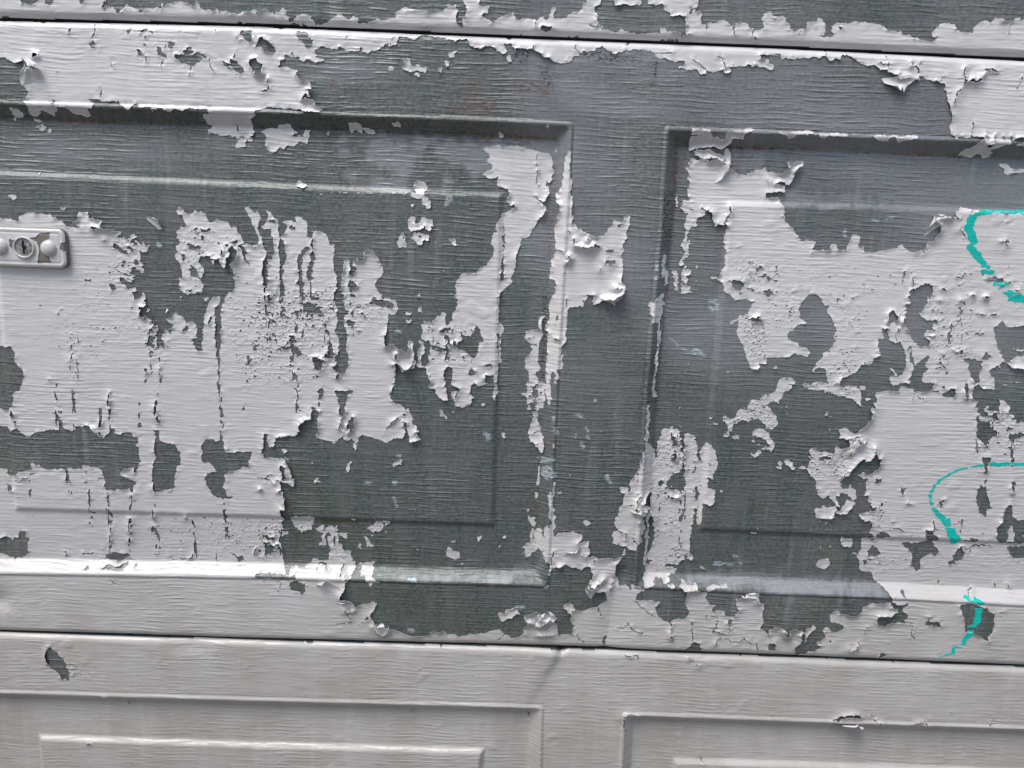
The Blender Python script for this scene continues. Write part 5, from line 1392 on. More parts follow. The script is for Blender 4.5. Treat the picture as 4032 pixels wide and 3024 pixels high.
    if walls:
        wl = np.concatenate(walls)
        u, inv = np.unique(wl, return_inverse=True); inv = inv.reshape(wl.shape)
        top = co[u]; low = top.copy(); low[:, 2] -= thick
        n0 = len(co); co = np.concatenate([co, top, low])
        k = len(u)
        # winding: outward
        polys.append(np.stack([n0 + inv[:, 1], n0 + inv[:, 0], n0 + k + inv[:, 0], n0 + k + inv[:, 1]], 1))
    return co, polys
def compact(co, polys):
    used = np.zeros(len(co), bool)
    for p_ in polys: used[p_.ravel()] = True
    mp = np.cumsum(used) - 1
    return co[used], [mp[p_] for p_ in polys]
def label_runs(m):
    """4/8-connected components by run-length union-find"""
    par = []
    def find(a):
        while par[a] != a: par[a] = par[par[a]]; a = par[a]
        return a
    lab = np.zeros(m.shape, np.int32) - 1
    prev = []; runs = []
    for r in range(m.shape[0]):
        d = np.diff(np.concatenate([[0], m[r].astype(np.int8), [0]]))
        s = np.flatnonzero(d == 1); e = np.flatnonzero(d == -1)
        cur_ = []; k = 0
        for a, b in zip(s.tolist(), e.tolist()):
            idn = len(par); par.append(idn)
            while k < len(prev) and prev[k][1] < a: k += 1
            q = k
            while q < len(prev) and prev[q][0] <= b:
                fa, fb = find(idn), find(prev[q][2])
                if fa != fb: par[max(fa, fb)] = min(fa, fb)
                q += 1
            cur_.append((a, b, idn)); runs.append((r, a, b, idn))
        prev = cur_
    root = np.array([find(i) for i in range(len(par))])
    u, inv = np.unique(root, return_inverse=True)
    for r, a, b, idn in runs: lab[r, a:b] = inv[idn]
    return lab, len(u)

# ---------------- materials ----------------
def mat(name):
    m = bpy.data.materials.new(name); m.use_nodes = True
    return m, m.node_tree, m.node_tree.nodes, m.node_tree.links, m.node_tree.nodes['Principled BSDF']
def N(nodes, typ, **kw):
    n = nodes.new(typ)
    for k, v_ in kw.items(): setattr(n, k, v_)
    return n
def tex_noise(nd, lk, scale, detail=2, rough=.5, dist=0.0):
    tc = N(nd, 'ShaderNodeTexCoord'); mp = N(nd, 'ShaderNodeMapping'); mp.inputs['Scale'].default_value = scale
    tn = N(nd, 'ShaderNodeTexNoise'); tn.inputs['Scale'].default_value = 1; tn.inputs['Detail'].default_value = detail
    tn.inputs['Roughness'].default_value = rough; tn.inputs['Distortion'].default_value = dist
    lk.new(tc.outputs['Object'], mp.inputs[0]); lk.new(mp.outputs[0], tn.inputs['Vector'])
    return tn.outputs['Fac']
def ramp(nd, lk, fac, stops):
    r = N(nd, 'ShaderNodeValToRGB'); el = r.color_ramp.elements
    el[0].position, el[0].color = stops[0][0], stops[0][1]; el[1].position, el[1].color = stops[-1][0], stops[-1][1]
    for p_, c in stops[1:-1]:
        e = el.new(p_); e.color = c
    lk.new(fac, r.inputs[0]); return r.outputs[0]
def g4(v_): return (v_, v_, v_, 1)
def mth(nd, lk, op, a, b=None, clampv=False):
    n = N(nd, 'ShaderNodeMath', operation=op, use_clamp=clampv)
    for s_, v_ in zip(n.inputs, (a, b)):
        if v_ is None: continue
        if hasattr(v_, 'is_output') or hasattr(v_, 'links'): lk.new(v_, s_)
        else: s_.default_value = v_
    return n.outputs[0]
def mixc(nd, lk, fac, a, b, blend='MIX'):
    n = N(nd, 'ShaderNodeMix', data_type='RGBA', blend_type=blend)
    for s_, v_ in ((n.inputs[0], fac), (n.inputs[6], a), (n.inputs[7], b)):
        if hasattr(v_, 'links'): lk.new(v_, s_)
        else: s_.default_value = v_
    return n.outputs[2]
def ridges(nd, lk, xyz, pitch, seg, wob, lo, hi, off):
    """rows of short pressed ridges: every row is a line of segments with their own lengths"""
    wv = tex_noise(nd, lk, (16, 1, 22), 1.0, .5)
    v = mth(nd, lk, 'ADD', mth(nd, lk, 'MULTIPLY', xyz.outputs[2], 1000 / pitch), mth(nd, lk, 'MULTIPLY', wv, wob))
    v = mth(nd, lk, 'ADD', v, off)
    row = mth(nd, lk, 'FLOOR', v); fr = mth(nd, lk, 'FRACT', v)
    cb = N(nd, 'ShaderNodeCombineXYZ')
    lk.new(mth(nd, lk, 'MULTIPLY', xyz.outputs[0], seg), cb.inputs[0]); lk.new(mth(nd, lk, 'MULTIPLY', row, 3.71), cb.inputs[1])
    tn = N(nd, 'ShaderNodeTexNoise'); tn.inputs['Scale'].default_value = 1; tn.inputs['Detail'].default_value = 1.5
    lk.new(cb.outputs[0], tn.inputs['Vector'])
    gate = ramp(nd, lk, tn.outputs['Fac'], [(.455, g4(0)), (.52, g4(.6)), (.66, g4(1))])
    tri = mth(nd, lk, 'SUBTRACT', 1.0, mth(nd, lk, 'ABSOLUTE', mth(nd, lk, 'SUBTRACT', mth(nd, lk, 'MULTIPLY', fr, 2.0), 1.0)))
    return mth(nd, lk, 'MULTIPLY', gate, ramp(nd, lk, tri, [(lo, g4(0)), (hi, g4(1))]))
def grain(nd, lk, bsdf, strength, crisp, fine=.35):
    """embossed wood grain of the pressed sheet, softened where paint fills it"""
    tc = N(nd, 'ShaderNodeTexCoord'); xyz = N(nd, 'ShaderNodeSeparateXYZ'); lk.new(tc.outputs['Object'], xyz.inputs[0])
    lo = .05 + .35 * crisp
    a = ridges(nd, lk, xyz, 3.7, 52, 2.2, lo, .95, 0.0)
    b = ridges(nd, lk, xyz, 2.3, 80, 2.4, lo, .95, 7.37)
    s_ = tex_noise(nd, lk, (26, 1, 190), 1.0, .4)
    c = tex_noise(nd, lk, (900, 1, 900), 2, .6)
    rg = ramp(nd, lk, tex_noise(nd, lk, (9, 1, 14), 2, .5), [(.36, g4(.25)), (.62, g4(1))])
    a = mth(nd, lk, 'MULTIPLY', a, rg); b = mth(nd, lk, 'MULTIPLY', b, rg)
    h = mth(nd, lk, 'ADD', mth(nd, lk, 'ADD', mth(nd, lk, 'ADD', a, mth(nd, lk, 'MULTIPLY', b, .5)), mth(nd, lk, 'MULTIPLY', s_, .8)), mth(nd, lk, 'MULTIPLY', c, fine * .25))
    bp = N(nd, 'ShaderNodeBump'); bp.inputs['Strength'].default_value = 1; bp.inputs['Distance'].default_value = strength * MM
    lk.new(h, bp.inputs['Height']); lk.new(bp.outputs[0], bsdf.inputs['Normal'])
    return bp
PAINT_COL = (.66, .655, .675, 1)
def paint_colour(nd, lk):
    st = tex_noise(nd, lk, (55, 1, 8), 4, .6)
    bl = tex_noise(nd, lk, (14, 1, 14), 4, .6)
    fn = tex_noise(nd, lk, (700, 1, 700), 3, .7)
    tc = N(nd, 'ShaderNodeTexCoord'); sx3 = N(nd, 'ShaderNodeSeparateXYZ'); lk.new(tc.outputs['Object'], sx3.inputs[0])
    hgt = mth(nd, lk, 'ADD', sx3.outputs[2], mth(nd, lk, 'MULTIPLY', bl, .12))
    height_shade = ramp(nd, lk, mth(nd, lk, 'ADD', mth(nd, lk, 'MULTIPLY', hgt, 1.5), .3, True), [(.08, (.34, .322, .292, 1)), (.37, (.42, .402, .378, 1)), (.50, (.53, .52, .52, 1)), (.66, (.60, .592, .598, 1)), (1, (.72, .712, .722, 1))])  # light falloff painted into the colour: darker and browner towards the ground
    c = mixc(nd, lk, ramp(nd, lk, bl, [(.35, g4(0)), (.7, g4(.5))]), height_shade, (.56, .55, .55, 1))
    c = mixc(nd, lk, ramp(nd, lk, st, [(.5, g4(0)), (.8, g4(.5))]), c, (.55, .53, .52, 1))
    c = mixc(nd, lk, ramp(nd, lk, fn, [(.5, g4(0)), (.85, g4(.35))]), c, (.48, .47, .47, 1))
    return c
M_paint, t_, nd, lk, bs = mat('weathered_white_paint')
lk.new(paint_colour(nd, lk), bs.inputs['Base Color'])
bs.inputs['Roughness'].default_value = .34; bs.inputs['Specular IOR Level'].default_value = .6
grain(nd, lk, bs, .27, .4, .3)
M_flake, t_, nd, lk, bs = mat('lifted_paint_flake')
lk.new(mixc(nd, lk, tex_noise(nd, lk, (300, 300, 300), 4, .7), (.72, .715, .725, 1), (.62, .61, .605, 1)), bs.inputs['Base Color'])
bs.inputs['Roughness'].default_value = .4
M_metal, t_, nd, lk, bs = mat('galvanised_steel')
at = N(nd, 'ShaderNodeAttribute', attribute_name='stain'); at2 = N(nd, 'ShaderNodeAttribute', attribute_name='stain2')
sep = N(nd, 'ShaderNodeSeparateColor'); lk.new(at.outputs['Color'], sep.inputs[0])
sep2 = N(nd, 'ShaderNodeSeparateColor'); lk.new(at2.outputs['Color'], sep2.inputs[0])
spng = tex_noise(nd, lk, (330, 1, 330), 3, .65)
drip = tex_noise(nd, lk, (60, 1, 14), 5, .7)
big = tex_noise(nd, lk, (16, 1, 12), 3, .6); huge = tex_noise(nd, lk, (6, 1, 5), 4, .65)
c = mixc(nd, lk, ramp(nd, lk, spng, [(.38, g4(0)), (.62, g4(1))]), (.090, .103, .098, 1), (.172, .190, .183, 1))
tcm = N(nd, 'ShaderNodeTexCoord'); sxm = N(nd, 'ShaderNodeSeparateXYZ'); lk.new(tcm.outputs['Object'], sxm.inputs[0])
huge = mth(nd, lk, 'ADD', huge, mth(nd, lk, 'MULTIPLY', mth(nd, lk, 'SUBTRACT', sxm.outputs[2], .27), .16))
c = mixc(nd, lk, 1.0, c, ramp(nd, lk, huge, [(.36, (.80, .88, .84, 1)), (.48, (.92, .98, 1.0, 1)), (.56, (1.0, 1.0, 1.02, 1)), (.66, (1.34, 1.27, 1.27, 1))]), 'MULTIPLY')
c = mixc(nd, lk, ramp(nd, lk, drip, [(.42, g4(0)), (.7, g4(.7))]), c, (.19, .188, .188, 1))
c = mixc(nd, lk, ramp(nd, lk, big, [(.5, g4(0)), (.75, g4(.4))]), c, (.21, .21, .22, 1))
pale = mixc(nd, lk, spng, (.27, .285, .315, 1), (.40, .415, .445, 1))
c = mixc(nd, lk, sep.outputs[0], c, pale)
ch = ramp(nd, lk, mth(nd, lk, 'SUBTRACT', mth(nd, lk, 'ADD', mth(nd, lk, 'MULTIPLY', sep.outputs[1], .41), tex_noise(nd, lk, (330, 1, 520), 5, .8)), .5), [(.31, g4(0)), (.45, g4(.8))])
chs = mth(nd, lk, 'MULTIPLY', ramp(nd, lk, big, [(.52, g4(0)), (.7, g4(.5))]), ramp(nd, lk, tex_noise(nd, lk, (260, 1, 200), 5, .8), [(.60, g4(0)), (.72, g4(.8))]))
c = mixc(nd, lk, mth(nd, lk, 'MAXIMUM', ch, chs), c, (.56, .66, .72, 1))
ld = mth(nd, lk, 'MULTIPLY', ramp(nd, lk, tex_noise(nd, lk, (85, 1, 7), 4, .7), [(.54, g4(0)), (.66, g4(.55))]), ramp(nd, lk, tex_noise(nd, lk, (7, 1, 6), 2, .5), [(.48, g4(0)), (.62, g4(1))]))
c = mixc(nd, lk, ld, c, (.30, .325, .33, 1))
ru = mth(nd, lk, 'MULTIPLY', sep.outputs[2], ramp(nd, lk, tex_noise(nd, lk, (200, 1, 420), 5, .8), [(.475, g4(0)), (.56, g4(.62))]))
c = mixc(nd, lk, ru, c, (.16, .058, .04, 1))
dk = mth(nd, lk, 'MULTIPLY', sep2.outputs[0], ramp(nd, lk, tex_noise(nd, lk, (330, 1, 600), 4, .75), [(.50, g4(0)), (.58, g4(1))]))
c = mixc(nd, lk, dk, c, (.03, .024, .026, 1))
c = mixc(nd, lk, sep2.outputs[1], c, (.085, .065, .025, 1))
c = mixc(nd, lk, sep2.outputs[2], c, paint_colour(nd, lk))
lk.new(c, bs.inputs['Base Color'])
bs.inputs['Metallic'].default_value = .35; bs.inputs['Roughness'].default_value = .5
grain(nd, lk, bs, .42, 1.0, .35)
M_teal, t_, nd, lk, bs = mat('teal_spray_paint')
c = mixc(nd, lk, tex_noise(nd, lk, (300, 1, 500), 3, .6), (.0, .42, .37, 1), (.0, .60, .53, 1))
lk.new(c, bs.inputs['Base Color']); bs.inputs['Roughness'].default_value = .5; grain(nd, lk, bs, .2, .3, .3)
M_plate, t_, nd, lk, bs = mat('taupe_cast_metal')
c = mixc(nd, lk, tex_noise(nd, lk, (500, 500, 500), 4, .7), (.17, .15, .13, 1), (.24, .215, .19, 1))
lk.new(c, bs.inputs['Base Color']); bs.inputs['Roughness'].default_value = .5; bs.inputs['Metallic'].default_value = .2
M_gloss, t_, nd, lk, bs = mat('plate_white_paint')
c = mixc(nd, lk, tex_noise(nd, lk, (260, 260, 260), 4, .7), (.70, .70, .71, 1), (.54, .53, .52, 1))
lk.new(c, bs.inputs['Base Color']); bs.inputs['Roughness'].default_value = .24
bp = N(nd, 'ShaderNodeBump'); bp.inputs['Distance'].default_value = .0002; lk.new(tex_noise(nd, lk, (420, 420, 420), 2), bp.inputs['Height']); lk.new(bp.outputs[0], bs.inputs['Normal'])
M_cyl, t_, nd, lk, bs = mat('worn_steel_lock_face')
c = mixc(nd, lk, ramp(nd, lk, tex_noise(nd, lk, (330, 330, 330), 4, .7), [(.45, g4(0)), (.55, g4(1))]), (.22, .21, .20, 1), (.42, .42, .42, 1))
lk.new(c, bs.inputs['Base Color']); bs.inputs['Roughness'].default_value = .4; bs.inputs['Metallic'].default_value = .4
M_black, t_, nd, lk, bs = mat('rubber_and_keyway_shade')
bs.inputs['Base Color'].default_value = (.012, .011, .012, 1); bs.inputs['Roughness'].default_value = .8
M_drive, t_, nd, lk, bs = mat('worn_concrete')
c = mixc(nd, lk, tex_noise(nd, lk, (4, 4, 4), 6, .7), (.075, .066, .054, 1), (.12, .108, .09, 1))
lk.new(c, bs.inputs['Base Color']); bs.inputs['Roughness'].default_value = .9

# ---------------- the door ----------------
door = bpy.data.objects.new('garage_door', None); scene.collection.objects.link(door)  # the sectional garage door, parent of all door parts
door.location = (0, 0, Z0)
door['label'] = 'old sectional garage door with grey-white paint peeling off the bare steel'
door['category'] = 'garage door'

def lay(k, s=1.2):
    a = blur(layers[k][::2, ::2].astype(np.float32), s / G, s / G); return a
def wlay(k, s, n, a_=.35):
    return np.clip(.5 + (lay(k, s) - .5 + a_ * n) * 2.2, 0, 1)
nn = noise(2.2)
LL = np.clip(.5 + (blur(lay('L', 1.6), 3 / G, .8 / G) - .5 + .16 * nn + .09 * noise(1.8, 9)) * 1.5, 0, 1) * (lay('L', 6) > .08)
stile = sst((XX + 30) / 60) * sst((200 - YY) * -1 / 120) * .5 * np.clip(.75 + .35 * noise(25, 18), 0, 1.3)
stile = np.where(YY > GHI, stile * .35, stile)
LLf = np.clip(np.maximum(LL * .62, np.maximum(stile, .45 * lay('M', 7) * np.clip(.8 + .4 * noise(20, 12), 0, 1.4))), 0, 1)
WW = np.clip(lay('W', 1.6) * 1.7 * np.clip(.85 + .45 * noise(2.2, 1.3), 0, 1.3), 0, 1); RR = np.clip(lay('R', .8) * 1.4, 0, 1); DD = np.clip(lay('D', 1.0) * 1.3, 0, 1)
KK = lay('K', 2.0) * .8
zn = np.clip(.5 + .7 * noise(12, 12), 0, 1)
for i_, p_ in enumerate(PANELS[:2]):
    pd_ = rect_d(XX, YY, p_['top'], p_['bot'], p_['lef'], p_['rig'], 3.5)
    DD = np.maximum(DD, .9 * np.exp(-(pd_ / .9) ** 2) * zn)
    up_ = YY > 380
    RR = np.maximum(RR, np.exp(-((pd_ - 13.6) / 1.3) ** 2) * np.where(up_, 1.5, .5) * np.clip(.7 + .8 * noise(9, 9), 0, 1.2) * (1 if i_ else .9))
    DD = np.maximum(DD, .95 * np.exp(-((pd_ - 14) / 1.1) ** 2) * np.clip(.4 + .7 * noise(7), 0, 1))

# dark dirt gathered at the panel lips
def samp(A, x, y):
    fx = np.clip((x - X0) / G, 0, NX - 1.001); fy = np.clip((y - Y0) / G, 0, NY - 1.001)
    i = fx.astype(int); j = fy.astype(int); a = (fx - i); b = (fy - j)
    return A[j, i] * (1 - a) * (1 - b) + A[j, i + 1] * a * (1 - b) + A[j + 1, i] * (1 - a) * b + A[j + 1, i + 1] * a * b
STEP = 1.35
xs = np.concatenate([np.arange(-1000, -510, 14), np.arange(-510, 550, STEP), np.arange(555, 1250, 14)])
def section(name, lo_f, hi_f, ys_inner):
    lo, hi = lo_f(xs), hi_f(xs)
    e = np.array([0, .12, .35, .7, 1.2, 1.9, 2.8, 3.8, 4.9, 6.2])
    v_ = (ys_inner - ys_inner[0]) / (ys_inner[-1] - ys_inner[0])
    rows = [lo + q for q in e] + [lo + 7.4 + (hi - lo - 14.8) * q for q in v_] + [hi - q for q in e[::-1]]
    Y = np.array(rows); Xg = np.broadcast_to(xs, Y.shape)
    Z = shape(Xg, Y) + und_at(Xg, Y) + edge_round(np.minimum(Y - lo, hi - Y))
    # rolled-back tongue edges
    Yb = Y[:1] + 0; Yt = Y[-1:] + 0
    Y = np.concatenate([Yb, Y, Yt]); Xg = np.broadcast_to(xs, Y.shape)
    Z = np.concatenate([Z[:1] * 0 - 40, Z, Z[:1] * 0 - 40])
    ny, nx = Y.shape
    co = np.stack([Xg.ravel(), Y.ravel(), Z.ravel()], 1)
    I = np.arange(ny * nx).reshape(ny, nx)
    q = np.stack([I[:-1, :-1].ravel(), I[:-1, 1:].ravel(), I[1:, 1:].ravel(), I[1:, :-1].ravel()], 1)
    cxm, cym = co[q[:, 0], 0] + .6, co[q[:, 0], 1] + .6
    own_ = np.zeros(len(q), int)
    for n_, p_ in enumerate(PANELS + UPPER):
        own_[rect_d(cxm, cym, p_['top'], p_['bot'], p_['lef'], p_['rig'], 3.5) > 0] = n_ + 1
    res = []; first = None
    for n_ in np.unique(own_):
        qq = q[own_ == n_]; used = np.unique(qq)
        ob = mesh_obj(name if n_ == 0 else 'recessed_panel', co[used], [np.searchsorted(used, qq)], M_metal, door if n_ == 0 else first)
        if n_ == 0: first = ob
        res.append((ob, used))
    x, y = co[:, 0], co[:, 1]
    outw = ((x < X0 + 6) | (x > X0 + NX * G - 8) | (y < Y0 + 6) | (y > Y0 + NY * G - 8)).astype(float)
    c1 = np.stack([samp(LLf, x, y), samp(WW, x, y), samp(RR, x, y), np.ones(len(x))], 1)
    c2 = np.stack([samp(DD, x, y), samp(KK, x, y), outw, np.ones(len(x))], 1)
    for ob, used in res:
        for nm, c in (('stain', c1), ('stain2', c2)):
            a = ob.data.attributes.new(nm, 'FLOAT_COLOR', 'POINT'); a.data.foreach_set('color', c[used].astype(np.float32).ravel())
    return first
flo = lambda x: curve(CV['gap_lo'], x); fhi = lambda x: curve(CV['gap_hi'], x)
mid_y = np.arange(6, 527, STEP)
coarse_up = np.concatenate([np.arange(0, 70, STEP), np.arange(72, 520, 8.0)])
coarse_dn = np.concatenate([np.arange(-520, -175, 8.0), np.arange(-170, -6, STEP)])
low = section('door_section', lambda x: flo(x) * 0 - 533, lambda x: flo(x) - GAP - 2.6 * np.exp(-((x - 60) / 4.5) ** 2) - .5 * np.exp(-((x - 84) / 14) ** 2), coarse_dn)
low['label'] = 'lower door section, still fully painted'
mid = section('door_section', lambda x: flo(x) + GAP, lambda x: fhi(x) - GAP, mid_y)
mid['label'] = 'middle door section with large bare patches'
top = section('door_section', lambda x: fhi(x) + GAP, lambda x: fhi(x) * 0 + 1066, coarse_up)
top['label'] = 'upper door section'
# weather strip inside each joint
for cvn, sec in (('gap_lo', low), ('gap_hi', mid)):
    xx = np.arange(-1000, 1251, 25.0); yc = curve(CV[cvn], xx)
    co = []; prof = [(-1.3, -30), (-1.3, -6.0), (0, -5.2), (1.3, -6.0), (1.3, -30)]
    for a, b in prof: co.append(np.stack([xx, yc + a * .62, np.full(len(xx), b)], 1))
    co = np.concatenate(co); n_ = len(xx); I = np.arange(5 * n_).reshape(5, n_)
    q = np.stack([I[:-1, :-1].ravel(), I[:-1, 1:].ravel(), I[1:, 1:].ravel(), I[1:, :-1].ravel()], 1)
    mesh_obj('joint_seal', co, [q], M_black, sec)

# ---- paint: every patch that stands by itself is a piece of its own
coarse_ok = DIST > 3.2
secs = (('low', low, YY < GLO), ('mid', mid, (YY > GLO) & (YY < GHI)), ('top', top, YY > GHI))
for nm, so, sm in secs:
    ins = (FLD > .5) & sm
    rr = np.flatnonzero(sm.any(1)); r0, r1 = max(0, rr[0] - 2), min(NY, rr[-1] + 3)
    r0 -= r0 % 2
    lab, nl = label_runs(ins[r0:r1])
    area = np.bincount(lab[lab >= 0], minlength=nl)
    order = np.argsort(-area)
    keep = [k for k in order[:280] if area[k] * G * G > 16]
    big_ = set(keep)
    co, polys = film(FLD[r0:r1], HP[r0:r1], sm[r0:r1], .26, coarse_ok[r0:r1], X0, Y0 + r0 * G)
    # component of each polygon through its first grid vertex
    own = np.full(len(co), -1, np.int64)
    jj, ii = np.nonzero(ins[r0:r1]); own[:len(jj)] = lab[jj, ii]
    # spread to edge and wall vertices through shared polygons
    for _ in range(2):
        for p_ in polys:
            mxv = own[p_].max(1)
            for c_ in range(p_.shape[1]):
                s_ = own[p_[:, c_]] < 0
                own[p_[s_, c_]] = mxv[s_]
    # walls use duplicated vertices: match by position
    un = own < 0
    if un.any():
        key = np.round(co[:, :2] * 50).astype(np.int64); kk = key[:, 0] * 1000003 + key[:, 1]
        g_ = ~un; ks = kk[g_]; os_ = own[g_]; o_ = np.argsort(ks); ks, os_ = ks[o_], os_[o_]
        pos = np.clip(np.searchsorted(ks, kk[un]), 0, len(ks) - 1); own[un] = os_[pos]
    slot = np.full(nl + 1, -1); 
    for n_, k in enumerate(keep): slot[k] = n_
    groups = [[] for _ in range(len(keep) + 1)]
    for p_ in polys:
        if not len(p_): continue
        s_ = slot[own[p_].max(1)]
        o_ = np.argsort(s_, kind='stable'); s2 = s_[o_]; pp = p_[o_]
        us, st_ = np.unique(s2, return_index=True); en = list(st_[1:]) + [len(s2)]
        for u_, a, b in zip(us, st_, en): groups[u_ if u_ >= 0 else len(keep)].append(pp[a:b])
    for n_, gr in enumerate(groups):
        if not gr: continue
        lo_i = min(int(p_.min()) for p_ in gr)
        used = np.unique(np.concatenate([p_.ravel() for p_ in gr]))
        c2 = co[used]; pl = [np.searchsorted(used, p_) for p_ in gr]
        stuff = n_ == len(keep)
        o = mesh_obj('paint_chips' if stuff else ('paint_layer' if area[keep[n_]] * G * G > 12000 else 'paint_flake'), c2, pl, M_paint, so)
        if stuff: o['kind'] = 'stuff'

# ---- teal graffiti strokes
gm = [np.zeros((MY, MX), bool) for _ in range(3)]
for wd, pts in graf:
    yy = pts[0][1]; gi = 0 if yy > 250 else (1 if yy > 60 else 2)
    for a, b in zip(pts[:-1], pts[1:]):
        r = raster(strip(a, b, wd))
        if r: gm[gi][r[0]] |= r[1]
gn = noise(3.4, .7); gn2 = noise(1.2, .5)
HB = np.where(FLD > .5, HP, HS)
HB = np.maximum(HB, blur(HB, .8, .8)).astype(np.float32)
for g_ in gm:
  if True:
    wy = np.clip(np.arange(MY)[:, None] + np.rint(up2(gn2) * .35 / H2).astype(int), 0, MY - 1)
    wx = np.clip(np.arange(MX)[None] + np.rint(up2(gn) * .7 / H2).astype(int), 0, MX - 1)
    m = g_[wy, wx]
    ff_ = blur(m.astype(np.float32), .8, .8)[::2, ::2] - .34 * np.clip(gn + .7 * gn2 - .55, 0, 2)
    glab, gn_ = label_runs(ff_ > .5)
  for gc in range(gn_):
    jj, ii = np.nonzero(glab == gc)
    if len(jj) < 8: continue
    a0, a1, b0, b1 = max(jj.min() - 3, 0), jj.max() + 4, max(ii.min() - 3, 0), min(ii.max() + 4, NX)
    co, polys = film(ff_[a0:a1, b0:b1].astype(np.float32), HB[a0:a1, b0:b1] + .16, glab[a0:a1, b0:b1] == gc, .12, None, X0 + b0 * G, Y0 + a0 * G)
    mesh_obj('graffiti_mark', co, polys, M_teal, mid)

# ---- larger flakes that have curled clear of the surface, each hinged along one side
for k, (fx, fy, fw, fh_, fa, fl) in enumerate(CV['curls']):
    r_ = np.random.default_rng(40 + k); nu, nv = 17, 11
    u = np.linspace(-1, 1, nu)[None]; v_ = np.linspace(0, 1, nv)[:, None]
    jag = np.interp(np.linspace(-1, 1, nu), np.linspace(-1, 1, 7), 1 + .16 * r_.standard_normal(7))[None]
    side_j = 1 + .12 * np.interp(v_[:, 0], np.linspace(0, 1, 5), r_.standard_normal(5))[:, None]
    a_ = u * fw / 2 * np.sqrt(1 - .92 * v_ ** 2.4) * side_j + r_.uniform(-.15, .15) * fw * v_
    s_ = fh_ * (v_ - .22 * v_ ** 2) * (1 - .35 * np.abs(u) ** 3) * (1 + (jag - 1) * v_) - 1.0
    th = math.radians(fa); cx3 = fx + s_ * math.cos(th) - a_ * math.sin(th); cy3 = fy + s_ * math.sin(th) + a_ * math.cos(th)
    zb = samp(HB, fx + 0 * cx3, fy + 0 * cy3) * .0 + np.minimum(samp(HB, cx3, cy3), samp(HB, fx - a_ * math.sin(th), fy + a_ * math.cos(th)))
    zz = np.maximum(samp(HB, cx3, cy3) + .12, zb) + fl * v_ ** 1.55 * (1 + .25 * u * r_.uniform(-1, 1)) + .18 * np.sin(3 * u + 4 * v_ + k) * v_ + .06
    topv = np.stack([cx3.ravel(), cy3.ravel(), zz.ravel()], 1); botv = topv - np.array([0, 0, .22])
    I = np.arange(nu * nv).reshape(nv, nu); n_ = nu * nv
    q = np.stack([I[:-1, :-1].ravel(), I[:-1, 1:].ravel(), I[1:, 1:].ravel(), I[1:, :-1].ravel()], 1)
    rim = np.concatenate([I[0, :-1], I[:-1, -1], I[-1, :0:-1], I[:0:-1, 0]]); rn = np.roll(rim, -1)
    w_ = np.stack([rim + 2 * n_, rn + 2 * n_, rn + 3 * n_, rim + 3 * n_], 1)
    sec_ = low if fy < curve(CV['gap_lo'], fx) else mid
    mesh_obj('curled_flake', np.concatenate([topv, botv, topv, botv]), [q[:, ::-1], q + n_, w_], M_flake, sec_)

# ---------------- lock plate ----------------
LX, LY = CV['lock']; lz = float(samp(HS, np.array([LX]), np.array([LY]))[0])
def hgrid(hw, hh, g_):
    x = np.arange(-hw, hw + g_ / 2, g_); y = np.arange(-hh, hh + g_ / 2, g_); return np.meshgrid(x, y)
def rbox(x, y, hw, hh, r):
    qx = np.abs(x) - hw + r; qy = np.abs(y) - hh + r
    return np.minimum(np.maximum(qx, qy), 0) + np.hypot(np.maximum(qx, 0), np.maximum(qy, 0)) - r
HW_, HH_, TH = 34.0, 16.4, 5.8
def plate_h(x, y):
    d = -rbox(x, y, HW_, HH_, 6.0)
    r = 2.6; e = np.clip(d, 0, r)
    z = TH - (r - np.sqrt(np.maximum(r * r - (r - e) ** 2, 0))) * 1.3
    z = z - .5 * np.exp(-((d - 4.2) / .8) ** 2) * (d > 0)
    return z, d
g_ = .35
px_, py_ = hgrid(36, 18.5, g_)
ph, pd = plate_h(px_, py_)
Fp = np.clip(.5 + pd * 1.2, 0, 1).astype(np.float32)
co, polys = film(Fp, ph.astype(np.float32), None, 6.0, None, LX - 36, LY - 18.5, g_)
co[:, 2] += lz
plate = mesh_obj('lock_plate', co, polys, M_plate, door)
plate['label'] = 'rounded lock plate with keyhole between two domed rivets'
# paint on the plate, broken away around the cylinder
bare = np.zeros(px_.shape, bool)
for q in CV['plate_bare']:
    P = np.array(q) - np.array([[LX, LY]])
    n_ = len(P); ins_ = np.zeros(px_.shape, bool)
    for k in range(n_):
        ax, ay = P[k]; bx2, by2 = P[(k + 1) % n_]
        if ay == by2: continue
        cnd = (py_ >= min(ay, by2)) & (py_ < max(ay, by2)) & (px_ < ax + (py_ - ay) * (bx2 - ax) / (by2 - ay))
        ins_ ^= cnd
    bare |= ins_
nz = noise(1.6)[:px_.shape[0], :px_.shape[1]]
pf = blur((~bare).astype(float), 1.2, 1.2) + .13 * nz
pf = np.where(pd > .4, np.clip(pf, 0, 1), np.clip(.5 + (pd - .4), 0, .49)).astype(np.float32)
db = edt(pf > .5, 10) * (g_ / G)
co, polys = film(pf, (ph + .28 + .25 * np.exp(-db / .8)).astype(np.float32), None, .3, None, LX - 36, LY - 18.5, g_)
co[:, 2] += lz
mesh_obj('paint_layer', co, polys, M_gloss, plate)
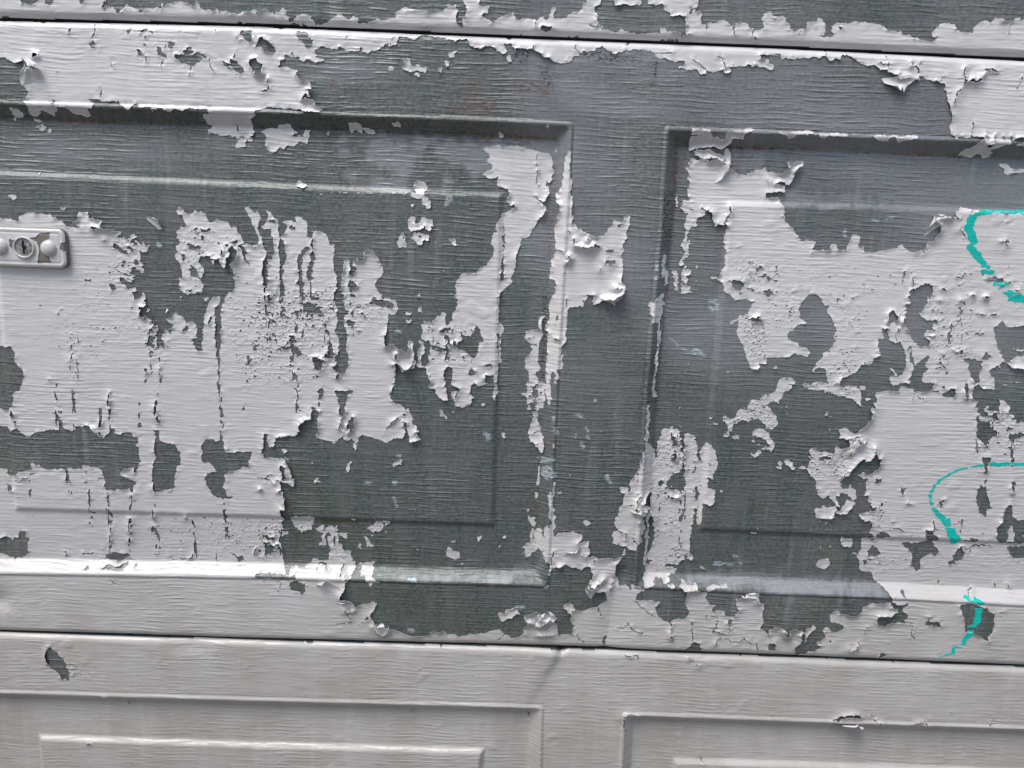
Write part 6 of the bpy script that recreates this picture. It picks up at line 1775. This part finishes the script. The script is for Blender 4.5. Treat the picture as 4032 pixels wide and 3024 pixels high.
def lathe(name, cx_, cy_, prof, m, parent, seg=40, cap=True):
    co = []; 
    for r, z in prof:
        for k in range(seg):
            a = 2 * math.pi * k / seg; co.append((cx_ + r * math.cos(a), cy_ + r * math.sin(a), z))
    n_ = len(prof); I = np.arange(n_ * seg).reshape(n_, seg)
    q = np.stack([I[:-1].ravel(), np.roll(I[:-1], -1, 1).ravel(), np.roll(I[1:], -1, 1).ravel(), I[1:].ravel()], 1)
    return mesh_obj(name, np.array(co), [q, I[-1:][:, :]] if cap else [q], m, parent)
zt = lz + TH
for sx_ in (-20.2, 20.2):
    R_ = 6.6
    prof = [(R_ + .3, zt - .2), (R_, zt + .5)] + [(R_ * math.cos(a), zt + .3 + 3.9 * math.sin(a)) for a in np.linspace(.12, 1.5, 9)]
    lathe('rivet', LX + sx_, LY, prof, M_gloss, plate)
# cylinder: raised painted collar, worn face with a cut keyway
cylp = [(9.1, zt - .2), (8.9, zt + 1.6), (8.5, zt + 2.1), (7.9, zt + 2.1), (7.6, zt + 1.7), (7.5, zt + .6)]
cyl = lathe('lock_collar', LX, LY, cylp, M_gloss, plate, cap=False)
fx_, fy_ = hgrid(8.1, 8.1, .27)
rr_ = np.hypot(fx_, fy_)
slot_d = np.minimum(rbox(fx_ + 0.5, fy_ - 2.6, 1.05, 3.0, .3), np.minimum(rbox(fx_ + .3, fy_ + 2.4, .9, 3.2, .2), rbox(fx_ - .5, fy_ + .1, 1.6, 1.7, .7)))
Ff = np.clip(.5 + np.minimum(7.8 - rr_, slot_d + 0.0) * 1.5, 0, 1).astype(np.float32)
fh = (zt + 1.25 - .012 * rr_ ** 2 + .05 * noise(1.0)[:fx_.shape[0], :fx_.shape[1]]).astype(np.float32)
co, polys = film(Ff, fh, None, 2.0, None, LX - 8.1, LY - 8.1, .27)
mesh_obj('lock_face', co, polys, M_cyl, plate)
co = np.array([(LX - 4, LY - 6, zt + .35), (LX + 4, LY - 6, zt + .35), (LX + 4, LY + 6, zt + .35), (LX - 4, LY + 6, zt + .35),
               (LX - 4, LY - 6, zt - .1), (LX + 4, LY - 6, zt - .1), (LX + 4, LY + 6, zt - .1), (LX - 4, LY + 6, zt - .1)])
mesh_obj('keyhole', co, [np.array([[0, 1, 2, 3], [0, 4, 5, 1], [1, 5, 6, 2], [2, 6, 7, 3], [3, 7, 4, 0]])], M_black, plate, smooth=False)  # near-black plate that paints the shade inside the cut keyway

# ---------------- driveway in front of the door ----------------
me = bpy.data.meshes.new('driveway')
me.from_pydata([(-30, -40, 0), (30, -40, 0), (30, .2, 0), (-30, .2, 0)], [], [(0, 1, 2, 3)]); me.materials.append(M_drive)
dr = bpy.data.objects.new('driveway', me); scene.collection.objects.link(dr); dr['kind'] = 'structure'

print('TRIANGLES', TRI)
